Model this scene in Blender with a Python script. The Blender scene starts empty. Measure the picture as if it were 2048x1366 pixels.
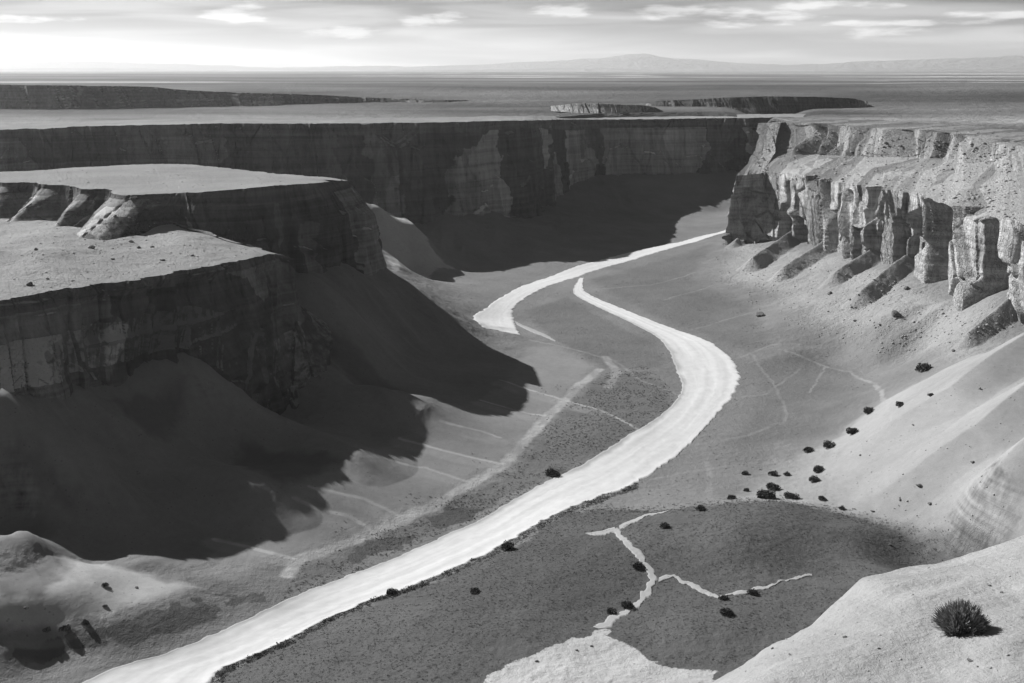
import bpy, bmesh, math, random
import numpy as np
from mathutils import Vector, Matrix

random.seed(7)
rng = np.random.default_rng(7)
R = math.radians
scene = bpy.context.scene
C = scene.collection

# ------------------------------------------------------------------ camera
CAM_H = 150.0
FPX = 2196.0                       # focal length measured in photo pixels (2048 wide)
PITCH = math.atan((683 - 140) / FPX)
cam_data = bpy.data.cameras.new('camera')
cam = bpy.data.objects.new('camera', cam_data)
C.objects.link(cam)
scene.camera = cam
cam.location = (0, 0, CAM_H)
cam.rotation_euler = (math.pi / 2 - PITCH, 0, 0)
cam_data.sensor_width = 36
cam_data.lens = 36 * FPX / 2048
cam_data.clip_start = 1.0
cam_data.clip_end = 200000

# ------------------------------------------------------------------ light
LIGHT_AZ, LIGHT_EL = R(-38), R(33.5)        # direction in which the light travels, sun height
ldir = Vector((math.cos(LIGHT_AZ) * math.cos(LIGHT_EL), math.sin(LIGHT_AZ) * math.cos(LIGHT_EL), -math.sin(LIGHT_EL)))
sd = bpy.data.lights.new('sun', 'SUN')
sd.energy = 5.0
sd.angle = R(0.5)
sd.color = (1, 1, 1)
sun = bpy.data.objects.new('sun', sd)
C.objects.link(sun)
sun.rotation_euler = ldir.to_track_quat('-Z', 'Y').to_euler()

world = bpy.data.worlds.new('World')
scene.world = world
world.use_nodes = True
nt = world.node_tree
N, L = nt.nodes, nt.links
N.clear()


def mk(nt_, t, **kw):
    n = nt_.nodes.new(t)
    for k, v in kw.items():
        setattr(n, k, v)
    return n


def mathn(nt_, op, a, b=None, clamp=False):
    n = mk(nt_, 'ShaderNodeMath', operation=op, use_clamp=clamp)
    for i, v in enumerate((a, b)):
        if v is None:
            continue
        if isinstance(v, (int, float)):
            n.inputs[i].default_value = v
        else:
            nt_.links.new(v, n.inputs[i])
    return n.outputs[0]


def smooth(nt_, v, lo, hi, o0=0.0, o1=1.0, kind='SMOOTHSTEP'):
    n = mk(nt_, 'ShaderNodeMapRange', interpolation_type=kind)
    nt_.links.new(v, n.inputs[0])
    for i, x in enumerate((lo, hi, o0, o1)):
        n.inputs[i + 1].default_value = x
    return n.outputs[0]


sky = mk(nt, 'ShaderNodeTexSky', sky_type='NISHITA')
sky.sun_disc = False
sky.sun_elevation = LIGHT_EL
sky.sun_rotation = math.atan2(-ldir.x, -ldir.y)
sky.altitude = 1200
sep = mk(nt, 'ShaderNodeSeparateColor')
L.new(sky.outputs[0], sep.inputs[0])
# black and white film behind a red filter: only the red part of the sky counts
tc = mk(nt, 'ShaderNodeTexCoord')
sx = mk(nt, 'ShaderNodeSeparateXYZ')
L.new(tc.outputs['Generated'], sx.inputs[0])
az = mathn(nt, 'ARCTAN2', sx.outputs[0], sx.outputs[1])
el = mathn(nt, 'ARCSINE', sx.outputs[2])
cmb = mk(nt, 'ShaderNodeCombineXYZ')
L.new(mathn(nt, 'MULTIPLY', az, 4.0), cmb.inputs[0])
L.new(mathn(nt, 'MULTIPLY', el, 48.0), cmb.inputs[1])
n1 = mk(nt, 'ShaderNodeTexNoise')
n1.inputs['Scale'].default_value = 1.3
n1.inputs['Detail'].default_value = 5
n1.inputs['Roughness'].default_value = 0.45
n1.inputs['Distortion'].default_value = 0.5
L.new(cmb.outputs[0], n1.inputs['Vector'])
cmb2 = mk(nt, 'ShaderNodeCombineXYZ')
L.new(mathn(nt, 'MULTIPLY', az, 11.0), cmb2.inputs[0])
L.new(mathn(nt, 'MULTIPLY', el, 55.0), cmb2.inputs[1])
n2 = mk(nt, 'ShaderNodeTexNoise')
n2.inputs['Scale'].default_value = 1.0
n2.inputs['Detail'].default_value = 6
n2.inputs['Roughness'].default_value = 0.5
L.new(cmb2.outputs[0], n2.inputs['Vector'])
cmb3 = mk(nt, 'ShaderNodeCombineXYZ')
L.new(mathn(nt, 'MULTIPLY', az, 26.0), cmb3.inputs[0])
L.new(mathn(nt, 'MULTIPLY', el, 130.0), cmb3.inputs[1])
n3 = mk(nt, 'ShaderNodeTexNoise')
n3.inputs['Scale'].default_value = 1.0
n3.inputs['Detail'].default_value = 6
n3.inputs['Roughness'].default_value = 0.55
L.new(cmb3.outputs[0], n3.inputs['Vector'])
SKY_S = 0.042
base = mathn(nt, 'MINIMUM', mathn(nt, 'MULTIPLY', sep.outputs[0], SKY_S), 0.19)
veil = smooth(nt, n1.outputs['Fac'], 0.38, 0.66, -0.08, 0.14)
# high thin cloud only in the lowest few degrees, a veil of bright air on the horizon
low = smooth(nt, el, 0.062, 0.10, 1.0, 0.0)
glow = smooth(nt, el, 0.0, 0.065, 0.27, 0.0, 'SMOOTHERSTEP')
puff = smooth(nt, n2.outputs['Fac'], 0.60, 0.66, 0.0, 0.42)
puffw = mathn(nt, 'MULTIPLY', smooth(nt, el, 0.07, 0.10), puff)
for ca, ce, wa, we in ((-.235, .047, .028, .008), (-.083, .042, .017, .006), (-.055, .044, .016, .005), (.04, .050, .026, .0055), (.135, .049, .028, .006), (.205, .044, .045, .008),
                       (.315, .030, .03, .0045), (-.15, .031, .03, .006), (.26, .052, .05, .004), (.40, .043, .06, .003), (.33, .038, .07, .0025), (-.42, .040, .05, .003)):
    dx_ = mathn(nt, 'MULTIPLY', mathn(nt, 'SUBTRACT', az, ca), 1 / wa)
    dy_ = mathn(nt, 'MULTIPLY', mathn(nt, 'SUBTRACT', el, ce), 1 / we)
    rr_ = mathn(nt, 'ADD', mathn(nt, 'MULTIPLY', dx_, dx_), mathn(nt, 'MULTIPLY', dy_, dy_))
    rr_ = mathn(nt, 'ADD', rr_, mathn(nt, 'MULTIPLY', mathn(nt, 'SUBTRACT', n3.outputs['Fac'], .5), 6.5))
    puffw = mathn(nt, 'MAXIMUM', puffw, smooth(nt, rr_, -.3, 1.5, .28, 0.0))
add = mathn(nt, 'ADD', mathn(nt, 'ADD', veil, glow), puffw)
tot = mathn(nt, 'ADD', base, mathn(nt, 'MULTIPLY', add, low))
bg = mk(nt, 'ShaderNodeBackground')
L.new(tot, bg.inputs[0])
bg.inputs[1].default_value = 1.0
wo = mk(nt, 'ShaderNodeOutputWorld')
L.new(bg.outputs[0], wo.inputs[0])

scene.view_settings.view_transform = 'Standard'
scene.view_settings.look = 'None'
scene.view_settings.exposure = 0.7
scene.view_settings.gamma = 1.0
scene.view_settings.use_curve_mapping = False


# ------------------------------------------------------------------ survey helpers
def ray(px, py):
    u = (px - 1024) / FPX
    v = (683 - py) / FPX
    return np.array([u, math.cos(PITCH) + v * math.sin(PITCH), -math.sin(PITCH) + v * math.cos(PITCH)])


def az_(px, py, z):                        # point of the place seen at a photo pixel, at height z
    d = ray(px, py)
    return np.array([0, 0, CAM_H]) + d * ((z - CAM_H) / d[2])


def ay(px, py, y):                         # the same, at ground distance y
    d = ray(px, py)
    return np.array([0, 0, CAM_H]) + d * (y / d[1])


# ------------------------------------------------------------------ noise
def _h(ix, iy, iz, seed):
    with np.errstate(over='ignore'):
        n = (ix.astype(np.int64) * 374761393 + iy.astype(np.int64) * 668265263 + iz.astype(np.int64) * 2147483647 + seed * 1274126177)
        n = (n ^ (n >> 13)) * 1274126177
        n = n ^ (n >> 16)
    return (n & 0xFFFFF).astype(np.float32) / 1048575.0


def vnoise(x, y, z=None, seed=0):
    x = np.asarray(x, dtype=np.float64)
    y = np.asarray(y, dtype=np.float64)
    ix = np.floor(x).astype(np.int64)
    iy = np.floor(y).astype(np.int64)
    fx = x - ix
    fy = y - iy
    fx = fx * fx * fx * (fx * (fx * 6 - 15) + 10)
    fy = fy * fy * fy * (fy * (fy * 6 - 15) + 10)
    if z is None:
        o = np.zeros_like(ix)
        a = _h(ix, iy, o, seed); b = _h(ix + 1, iy, o, seed)
        c = _h(ix, iy + 1, o, seed); d = _h(ix + 1, iy + 1, o, seed)
        return (a + (b - a) * fx) * (1 - fy) + (c + (d - c) * fx) * fy
    z = np.asarray(z, dtype=np.float64)
    iz = np.floor(z).astype(np.int64)
    fz = z - iz
    fz = fz * fz * (3 - 2 * fz)
    r = []
    for k in (0, 1):
        a = _h(ix, iy, iz + k, seed); b = _h(ix + 1, iy, iz + k, seed)
        c = _h(ix, iy + 1, iz + k, seed); d = _h(ix + 1, iy + 1, iz + k, seed)
        r.append((a + (b - a) * fx) * (1 - fy) + (c + (d - c) * fx) * fy)
    return r[0] * (1 - fz) + r[1] * fz


def fbm(x, y, octv=4, seed=0, gain=0.5, ridged=False):
    s = 0.0
    a = 1.0
    t = 0.0
    for k in range(octv):
        ca, sa = math.cos(0.6 * k), math.sin(0.6 * k)
        v = vnoise((x * ca - y * sa) * 2 ** k + 13.7 * k, (x * sa + y * ca) * 2 ** k + 7.1 * k, None, seed + k) * 2 - 1
        if ridged:
            v = 1 - 2 * np.abs(v)
        s = s + a * v
        t += a
        a *= gain
    return s / t


def cells(x, y, seed=0, jit=0.85):
    """value of the nearest jittered cell, and the distance to its border"""
    ix = np.floor(x).astype(np.int64)
    iy = np.floor(y).astype(np.int64)
    d1 = np.full(x.shape, 9.0)
    d2 = np.full(x.shape, 9.0)
    val = np.zeros(x.shape)
    o = np.zeros_like(ix)
    for dx in (-1, 0, 1):
        for dy in (-1, 0, 1):
            cx, cy = ix + dx, iy + dy
            px = cx + 0.5 + jit * (_h(cx, cy, o, seed) - 0.5)
            py = cy + 0.5 + jit * (_h(cx, cy, o, seed + 5) - 0.5)
            d = np.hypot(px - x, py - y)
            v = _h(cx, cy, o, seed + 9)
            m = d < d1
            d2 = np.where(m, d1, np.minimum(d2, d))
            val = np.where(m, v, val)
            d1 = np.where(m, d, d1)
    return val, d2 - d1


def sstep(a, b, x):
    t = np.clip((x - a) / (b - a), 0, 1)
    return t * t * (3 - 2 * t)


def poly_dist(P, X, Y):
    """distance to a polyline and position 0..1 along it"""
    best = np.full(X.shape, 1e9)
    par = np.zeros(X.shape)
    n = len(P) - 1
    for i in range(n):
        ax, ay0 = P[i][0], P[i][1]
        bx, by = P[i + 1][0], P[i + 1][1]
        dx, dy = bx - ax, by - ay0
        t = np.clip(((X - ax) * dx + (Y - ay0) * dy) / (dx * dx + dy * dy + 1e-9), 0, 1)
        d = np.hypot(X - ax - t * dx, Y - ay0 - t * dy)
        m = d < best
        best = np.where(m, d, best)
        par = np.where(m, (i + t) / n, par)
    return best, par


def in_poly(P, X, Y):
    ins = np.zeros(X.shape, bool)
    n = len(P)
    for i in range(n):
        x1, y1 = P[i][0], P[i][1]
        x2, y2 = P[(i + 1) % n][0], P[(i + 1) % n][1]
        if y1 == y2:
            continue
        c = ((y1 > Y) != (y2 > Y)) & (X < (x2 - x1) * (Y - y1) / (y2 - y1) + x1)
        ins ^= c
    return ins


# ------------------------------------------------------------------ meshes
def link(name, me, mat=None, parent=None):
    o = bpy.data.objects.new(name, me)
    C.objects.link(o)
    if mat:
        me.materials.append(mat)
    if parent is not None:
        o.parent = parent
    return o


def grid_mesh(name, P, tone=None, smooth_=True, grit=None):
    """P: (nv, nu, 3)"""
    nv, nu = P.shape[:2]
    me = bpy.data.meshes.new(name)
    idx = np.arange(nv * nu).reshape(nv, nu)
    q = np.stack([idx[:-1, :-1], idx[:-1, 1:], idx[1:, 1:], idx[1:, :-1]], -1).reshape(-1, 4)
    me.vertices.add(nv * nu)
    me.vertices.foreach_set('co', P.reshape(-1).astype(np.float32))
    me.loops.add(q.size)
    me.loops.foreach_set('vertex_index', q.reshape(-1).astype(np.int32))
    me.polygons.add(len(q))
    me.polygons.foreach_set('loop_start', (np.arange(len(q)) * 4).astype(np.int32))
    me.update(calc_edges=True)
    if smooth_:
        me.polygons.foreach_set('use_smooth', np.ones(len(q), bool))
    if tone is not None:
        at = me.attributes.new('tone', 'FLOAT', 'POINT')
        at.data.foreach_set('value', tone.reshape(-1).astype(np.float32))
        ag = me.attributes.new('grit', 'FLOAT', 'POINT')
        ag.data.foreach_set('value', (np.ones(nv * nu) if grit is None else grit.reshape(-1)).astype(np.float32))
    return me


def structure(o, label=None):
    o['kind'] = 'structure'
    if label:
        o['label'] = label
    return o


# ------------------------------------------------------------------ materials (all greys: black and white film)
def ground_material(name, sand=0.3, rock=0.2, streak=0.0, grain=1.0, cracks=0.3, rough_scale=1.0, slope0=0.62, slope1=0.8,
                    bump=1.0, far=False):
    m = bpy.data.materials.new(name)
    m.use_nodes = True
    t = m.node_tree
    b = t.nodes['Principled BSDF']
    b.inputs['Roughness'].default_value = 0.95
    b.inputs['Specular IOR Level'].default_value = 0.12
    geo = mk(t, 'ShaderNodeNewGeometry')
    at = mk(t, 'ShaderNodeAttribute', attribute_name='tone')
    sz = mk(t, 'ShaderNodeSeparateXYZ')
    t.links.new(geo.outputs['Normal'], sz.inputs[0])
    pos = geo.outputs['Position']

    def noise(scale, det=5, ro=0.6, vec=None, dist=0.0):
        n = mk(t, 'ShaderNodeTexNoise')
        n.inputs['Scale'].default_value = scale
        n.inputs['Detail'].default_value = det
        n.inputs['Roughness'].default_value = ro
        n.inputs['Distortion'].default_value = dist
        t.links.new(vec or pos, n.inputs['Vector'])
        return n.outputs['Fac']

    def stretched(sx_, sy_, sz_):
        mp = mk(t, 'ShaderNodeMapping')
        mp.inputs['Scale'].default_value = (sx_, sy_, sz_)
        t.links.new(pos, mp.inputs[0])
        return mp.outputs[0]

    s = rough_scale
    big = noise(0.035 * s, 4, 0.6)
    mid = noise(0.35 * s, 5, 0.65)
    fine = noise(2.2 * s, 4, 0.7)
    slope = smooth(t, mathn(t, 'ADD', sz.outputs[2], mathn(t, 'MULTIPLY', mathn(t, 'SUBTRACT', mid, 0.5), 0.25)), slope0, slope1)
    vs = noise(1.0, 5, 0.65, stretched(0.45 * s, 0.45 * s, 0.035 * s))       # water streaks down the face
    vs2 = noise(1.0, 4, 0.6, stretched(0.09 * s, 0.09 * s, 0.012 * s), 0.4)
    st = noise(1.0, 3, 0.5, stretched(0.012 * s, 0.012 * s, 0.5 * s), 0.6)   # beds
    fac_r = mathn(t, 'ADD', mathn(t, 'MULTIPLY', vs, 0.75), mathn(t, 'ADD', mathn(t, 'MULTIPLY', vs2, 1.0), mathn(t, 'MULTIPLY', st, 0.85)))
    rockc = mathn(t, 'MULTIPLY', mathn(t, 'MULTIPLY', smooth(t, fac_r, 0.95, 1.65, 0.4, 1.75, 'LINEAR'), at.outputs['Fac']), rock)
    grit = mk(t, 'ShaderNodeAttribute', attribute_name='grit')
    fac_s = mathn(t, 'ADD', mathn(t, 'MULTIPLY', big, 0.9), mathn(t, 'ADD', mathn(t, 'MULTIPLY', mid, 0.55), mathn(t, 'MULTIPLY', fine, 0.6 * grain)))
    sandc = mathn(t, 'MULTIPLY', smooth(t, fac_s, 0.65, 0.9 + 0.55 * (1 + grain * .5), 0.7, 1.3, 'LINEAR'), sand)
    sandc = mathn(t, 'MULTIPLY', sandc, at.outputs['Fac'])
    # small dark stones and tufts
    vo = mk(t, 'ShaderNodeTexVoronoi')
    vo.inputs['Scale'].default_value = 0.55 * s
    t.links.new(pos, vo.inputs['Vector'])
    spot = mathn(t, 'MULTIPLY', smooth(t, vo.outputs['Distance'], 0.10, 0.26, 1.0, 0.0), smooth(t, mid, 0.5, 0.6))
    sandc = mathn(t, 'MULTIPLY', sandc, mathn(t, 'SUBTRACT', 1.0, mathn(t, 'MULTIPLY', spot, 0.45 * grain)))
    mixv = mk(t, 'ShaderNodeMix', data_type='FLOAT')
    t.links.new(slope, mixv.inputs[0])
    t.links.new(rockc, mixv.inputs[2])
    t.links.new(sandc, mixv.inputs[3])
    cc = mk(t, 'ShaderNodeCombineColor')
    for i in range(3):
        t.links.new(mixv.outputs[0], cc.inputs[i])
    t.links.new(cc.outputs[0], b.inputs['Base Color'])
    # relief
    cr = mk(t, 'ShaderNodeTexVoronoi', feature='DISTANCE_TO_EDGE')
    cr.inputs['Scale'].default_value = 0.5 * s
    wv = mk(t, 'ShaderNodeVectorMath', operation='ADD')
    nn = mk(t, 'ShaderNodeTexNoise')
    nn.inputs['Scale'].default_value = 0.5 * s
    t.links.new(pos, nn.inputs['Vector'])
    sc = mk(t, 'ShaderNodeVectorMath', operation='SCALE')
    sc.inputs['Scale'].default_value = 2.5 / s
    t.links.new(nn.outputs['Color'], sc.inputs[0])
    t.links.new(pos, wv.inputs[0])
    t.links.new(sc.outputs[0], wv.inputs[1])
    t.links.new(wv.outputs[0], cr.inputs['Vector'])
    crk = smooth(t, cr.outputs['Distance'], 0.0, 0.09)
    hsum = mathn(t, 'ADD', mathn(t, 'MULTIPLY', mid, 1.1 / s), mathn(t, 'ADD', mathn(t, 'MULTIPLY', fine, 0.35 * grain / s), mathn(t, 'MULTIPLY', crk, cracks * 0.5 / s)))
    hr = mathn(t, 'ADD', mathn(t, 'MULTIPLY', vs, 1.6 / s), mathn(t, 'ADD', mathn(t, 'MULTIPLY', mid, 0.7 / s), mathn(t, 'MULTIPLY', crk, 0.25 / s)))
    mh = mk(t, 'ShaderNodeMix', data_type='FLOAT')
    t.links.new(slope, mh.inputs[0])
    t.links.new(hr, mh.inputs[2])
    t.links.new(hsum, mh.inputs[3])
    bp = mk(t, 'ShaderNodeBump')
    t.links.new(mathn(t, 'MULTIPLY', grit.outputs['Fac'], 0.9), bp.inputs['Strength'])
    bp.inputs['Distance'].default_value = bump
    t.links.new(mh.outputs[0], bp.inputs['Height'])
    t.links.new(bp.outputs[0], b.inputs['Normal'])
    return m


M_floor = ground_material('valley_ground', sand=0.19, rock=0.14, grain=0.8, cracks=0.12, bump=0.55, slope0=0.45, slope1=0.62)
M_mesa = ground_material('mesa_rock', sand=0.28, rock=0.08, grain=1.3, cracks=0.6, bump=1.0, slope0=.72, slope1=.86)
M_wall = ground_material('wall_rock', sand=0.26, rock=0.10, grain=1.0, cracks=0.2, rough_scale=0.6, bump=1.0)
M_right = ground_material('ledge_rock', sand=0.28, rock=0.23, grain=1.5, cracks=1.0, rough_scale=0.8, bump=1.5, slope0=0.5, slope1=0.72)
M_plain = ground_material('plateau_ground', sand=0.23, rock=0.12, grain=0.6, cracks=0.0, rough_scale=0.12, bump=1.5)
M_hill = ground_material('hill_sand', sand=0.31, rock=0.22, grain=1.0, cracks=0.12, rough_scale=2.0, bump=0.8, slope0=0.2, slope1=0.4)
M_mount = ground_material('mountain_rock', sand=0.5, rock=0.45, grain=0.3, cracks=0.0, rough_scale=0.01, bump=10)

# ------------------------------------------------------------------ valley floor and talus: one relief sheet
ctrl = []
def c_y(*pts):
    for px, py, y in pts:
        ctrl.append(ay(px, py, y))
def c_z(*pts):
    for px, py, z in pts:
        ctrl.append(az_(px, py, z))
def c_w(*pts):
    for p in pts:
        ctrl.append(np.array(p, float))

# foot of the near left cliff, and ground under it
c_y((15, 805, 343), (130, 785, 367), (260, 752, 389), (385, 735, 407), (470, 790, 420), (542, 835, 430), (650, 757, 455), (610, 690, 485))
c_w((-230, 400, 44), (-180, 440, 42), (-140, 450, 38), (-130, 490, 38), (-300, 330, 46), (-240, 300, 40))
# its talus
c_y((280, 920, 358), (150, 870, 346), (100, 950, 325), (15, 1000, 318), (200, 800, 374), (450, 900, 386), (380, 830, 390), (-100, 900, 318),
    (-100, 1100, 280), (15, 1120, 285), (60, 1060, 300))
c_z((310, 1125, 4.5), (425, 1070, 6), (540, 1015, 8), (700, 925, 10), (820, 855, 10), (930, 802, 7), (1000, 765, 5), (620, 960, 12), (500, 990, 11),
    (700, 850, 11), (760, 800, 10))
# foot and talus of the far left mesa
c_y((765, 540, 618), (690, 540, 565), (620, 560, 520), (820, 575, 622), (700, 650, 505), (800, 700, 530), (740, 600, 555))
c_z((780, 560, 33), (860, 600, 18), (920, 630, 6), (1040, 668, 3), (900, 700, 9), (850, 790, 12), (960, 700, 5), (760, 780, 20))
c_w((-140, 600, 46), (-200, 620, 46), (-140, 560, 47), (-300, 700, 40), (-120, 660, 36), (-200, 760, 30))
# creek line at the toe
c_z((590, 1120, 2), (740, 1065, 2), (860, 1015, 2), (940, 965, 2), (1010, 930, 2), (1060, 880, 2), (1110, 820, 2), (1200, 740, 2), (1120, 690, 2.5))
# road and valley floor
c_z((230, 1340, 0), (430, 1340, 0), (600, 1230, 0), (800, 1140, 0), (1000, 1040, 0), (1200, 940, 0), (1350, 880, 0), (1440, 800, 0), (1440, 740, 0),
    (1340, 660, 0), (1200, 600, 0), (1160, 560, 0.5), (980, 640, 0.5), (1050, 580, 0.3), (1200, 520, 0), (1350, 485, 0), (1440, 465, 0),
    (1300, 800, 1.5), (1200, 850, 2), (1100, 960, 1.5), (1280, 560, 1.5), (1350, 600, 2.5), (1400, 530, 4))
c_z((950, 548, 0.5), (850, 560, 4), (1100, 545, 0), (1250, 520, 0), (1450, 420, 0), (1350, 430, 0), (1380, 460, 0), (1000, 590, 1))
# lit scree ridge behind the nose
c_y((740, 408, 822), (830, 472, 832), (905, 530, 842))
c_z((790, 548, 8), (770, 500, 26))
# talus of the far wall
c_w((-150, 912, 25), (-230, 905, 28), (-350, 895, 30), (-90, 938, 22), (-10, 990, 17), (18, 1035, 14), (32, 1060, 12), (40, 1140, 14), (60, 1230, 24), (110, 1292, 28), (210, 1308, 30), (290, 1312, 32),
    (-60, 1000, 30), (-150, 970, 35), (-300, 940, 38), (-500, 880, 38), (200, 1370, 35), (400, 1380, 40), (-400, 780, 16), (-250, 790, 14))
c_z((1350, 488, 1), (1290, 462, 2.5), (1235, 432, 3), (1180, 505, 2), (1080, 532, 2))
c_z((1225, 436, 4))
# right side: flats, foot of the cliffs, talus
c_z((1500, 650, 3), (1450, 600, 3), (1600, 700, 3), (1480, 560, 4), (1560, 610, 6), (1700, 700, 4), (1560, 760, 0), (1700, 780, 2), (1550, 850, 0), (1450, 900, 0),
    (1400, 980, 0.5), (1600, 880, 1), (1830, 720, 8))
c_y((1440, 487, 935), (1480, 490, 905), (1600, 490, 850), (1700, 525, 722), (1800, 540, 662), (1900, 600, 577), (1990, 600, 522), (2040, 660, 488), (2300, 700, 430))
c_y((1560, 560, 730), (1650, 600, 640), (1760, 640, 570), (1880, 680, 520), (1980, 700, 470))
c_w((260, 900, 26), (270, 750, 38), (280, 650, 44), (270, 560, 48), (300, 480, 46), (450, 700, 45), (450, 500, 60), (350, 1100, 30), (600, 900, 50))
# pale slope on the right
c_y((2030, 690, 440), (1900, 745, 430), (1800, 800, 425), (2030, 800, 372), (2030, 900, 335), (2030, 1000, 306), (1950, 1010, 318), (1850, 900, 365), (1900, 820, 388),
    (2200, 850, 330), (2300, 1000, 290), (1750, 900, 385))
c_z((1680, 870, 2.5), (1640, 930, 2), (1660, 1010, 3), (1760, 1045, 3), (1900, 1100, 4), (1960, 1130, 6), (1560, 990, 1.5), (1720, 960, 7), (1800, 1000, 9))
# dark scrub hill
c_z((1130, 1030, 2), (1240, 1020, 3), (1390, 1015, 4), (1560, 1005, 5), (1750, 1050, 5), (1500, 1085, 9), (1300, 1090, 6), (1400, 1130, 5.5), (1620, 1130, 5), (1150, 1120, 5), (1000, 1150, 4),
    (900, 1200, 4), (700, 1280, 3), (600, 1340, 3), (850, 1300, 6), (1050, 1250, 7), (1250, 1230, 3.5), (1400, 1250, 7), (1600, 1200, 6), (1500, 1330, 6), (1200, 1330, 7),
    (1750, 1250, 8), (1800, 1150, 6), (1000, 1360, 8))
# knoll bottom left and river bank
c_z((125, 1105, 13), (250, 1128, 10), (60, 1150, 13), (20, 1230, 11), (150, 1200, 10.5), (350, 1158, 7.5), (250, 1180, 8))
c_w((-124, 311, 6), (-100, 307, 5), (-160, 240, 9), (-85, 303, 4.5), (-150, 310, 9))
c_z((400, 1175, 6), (520, 1190, 3), (300, 1230, 6), (100, 1290, 3), (450, 1230, 2), (300, 1300, 1))
c_w((0, 180, 10), (-120, 200, 2), (150, 200, 25), (250, 250, 35), (0, 1500, 40), (500, 1500, 60), (-600, 1500, 50), (-600, 600, 50), (800, 600, 70), (800, 1200, 60), (-300, 200, 30))

CT = np.array(ctrl)
c2 = 12.0 ** 2
def kern(d2):
    return np.sqrt(d2 + c2)
dx = CT[:, 0][:, None] - CT[:, 0][None]
dy = CT[:, 1][:, None] - CT[:, 1][None]
A = kern(dx * dx + dy * dy)
n = len(CT)
A -= np.eye(n) * 0.6
Aug = np.zeros((n + 1, n + 1))
Aug[:n, :n] = A
Aug[:n, n] = 1
Aug[n, :n] = 1
sol = np.linalg.solve(Aug, np.append(CT[:, 2], 0))
GX0, GY0, GS = -900.0, 150.0, 3.0
gx = np.arange(GX0, 1100, GS)
gy = np.arange(GY0, 1560, GS)
GXX, GYY = np.meshgrid(gx, gy)
G = np.full(GXX.shape, sol[n])
for i in range(n):
    G += sol[i] * kern((GXX - CT[i, 0]) ** 2 + (GYY - CT[i, 1]) ** 2)


def gsample(X, Y):
    fx = np.clip((X - GX0) / GS, 1, len(gx) - 3.001)
    fy = np.clip((Y - GY0) / GS, 1, len(gy) - 3.001)
    ix = fx.astype(int)
    iy = fy.astype(int)
    tx = fx - ix
    ty = fy - iy
    def w(t):
        return (((-t + 2) * t - 1) * t / 2, ((3 * t - 5) * t * t + 2) / 2, (((-3 * t + 4) * t + 1) * t) / 2, (t - 1) * t * t / 2)
    wx, wy = w(tx), w(ty)
    out = 0
    for a in range(4):
        r = 0
        for b_ in range(4):
            r = r + wx[b_] * G[iy + a - 1, ix + b_ - 1]
        out = out + wy[a] * r
    return out


def hit0(px, py, f=None):
    """where the line of sight through a photo pixel meets the relief"""
    f = f or gsample
    d = ray(px, py)
    ys = np.linspace(180, 1500, 2600)
    X = d[0] / d[1] * ys
    Z = CAM_H + d[2] / d[1] * ys
    below = Z < f(X, ys)
    k = int(np.argmax(below)) if below.any() else len(ys) - 1
    return (X[k], ys[k])


def hits(pts):
    return [hit0(*p) for p in pts]


# talus ribs: (photo polyline, width m, height m at start, height at end)
ribs_px = [
    ([(400, 780), (480, 830), (620, 890), (720, 920)], 16, 6, 5),
    ([(180, 830), (290, 900), (430, 975), (510, 1008)], 16, 6, 6),
    ([(15, 830), (150, 970), (250, 1070), (300, 1112)], 16, 7, 5),
    ([(620, 580), (740, 670), (860, 740), (990, 765)], 13, 5, 1),
    ([(690, 550), (830, 650), (1010, 700)], 12, 4, 1),
    ([(765, 545), (850, 610), (930, 650)], 10, 3, 1),
    ([(738, 403), (830, 470), (908, 532)], 13, 11, 4),
    ([(760, 430), (790, 500), (800, 540)], 9, 5, 2),
    # right talus
    ([(1500, 470), (1470, 492)], 6, 7, 6),
    ([(1592, 476), (1585, 482), (1545, 508), (1505, 537)], 8, 10, 9),
    ([(1665, 494), (1658, 500), (1610, 528), (1565, 555)], 7.5, 9, 8),
    ([(1750, 516), (1742, 522), (1700, 546), (1668, 568)], 7, 8.5, 8),
    ([(1808, 538), (1800, 545), (1760, 573), (1720, 604)], 7, 8.5, 8),
    ([(1900, 610), (1840, 650), (1790, 690), (1760, 710)], 6, 2, 1),
    ([(2012, 626), (2005, 632), (1970, 660), (1936, 688)], 5.5, 7, 6.5),
    # pale slope on the right
    ([(2060, 700), (1900, 800), (1780, 860), (1700, 890)], 14, 8, 1),
    ([(2060, 800), (1950, 880), (1820, 960), (1740, 1000)], 12, 8, 1),
    ([(2080, 900), (2000, 960), (1940, 1030), (1900, 1075)], 10, 8, 1),
    # far wall talus
    ([(940, 400), (1010, 460), (1100, 515)], 26, 4, 1),
    ([(840, 390), (900, 450), (970, 530)], 24, 4, 1),
    ([(1060, 400), (1160, 450), (1280, 480)], 24, 4, 1),
]
ribs = [(hits(p), w_, a, b_) for p, w_, a, b_ in ribs_px]


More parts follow.
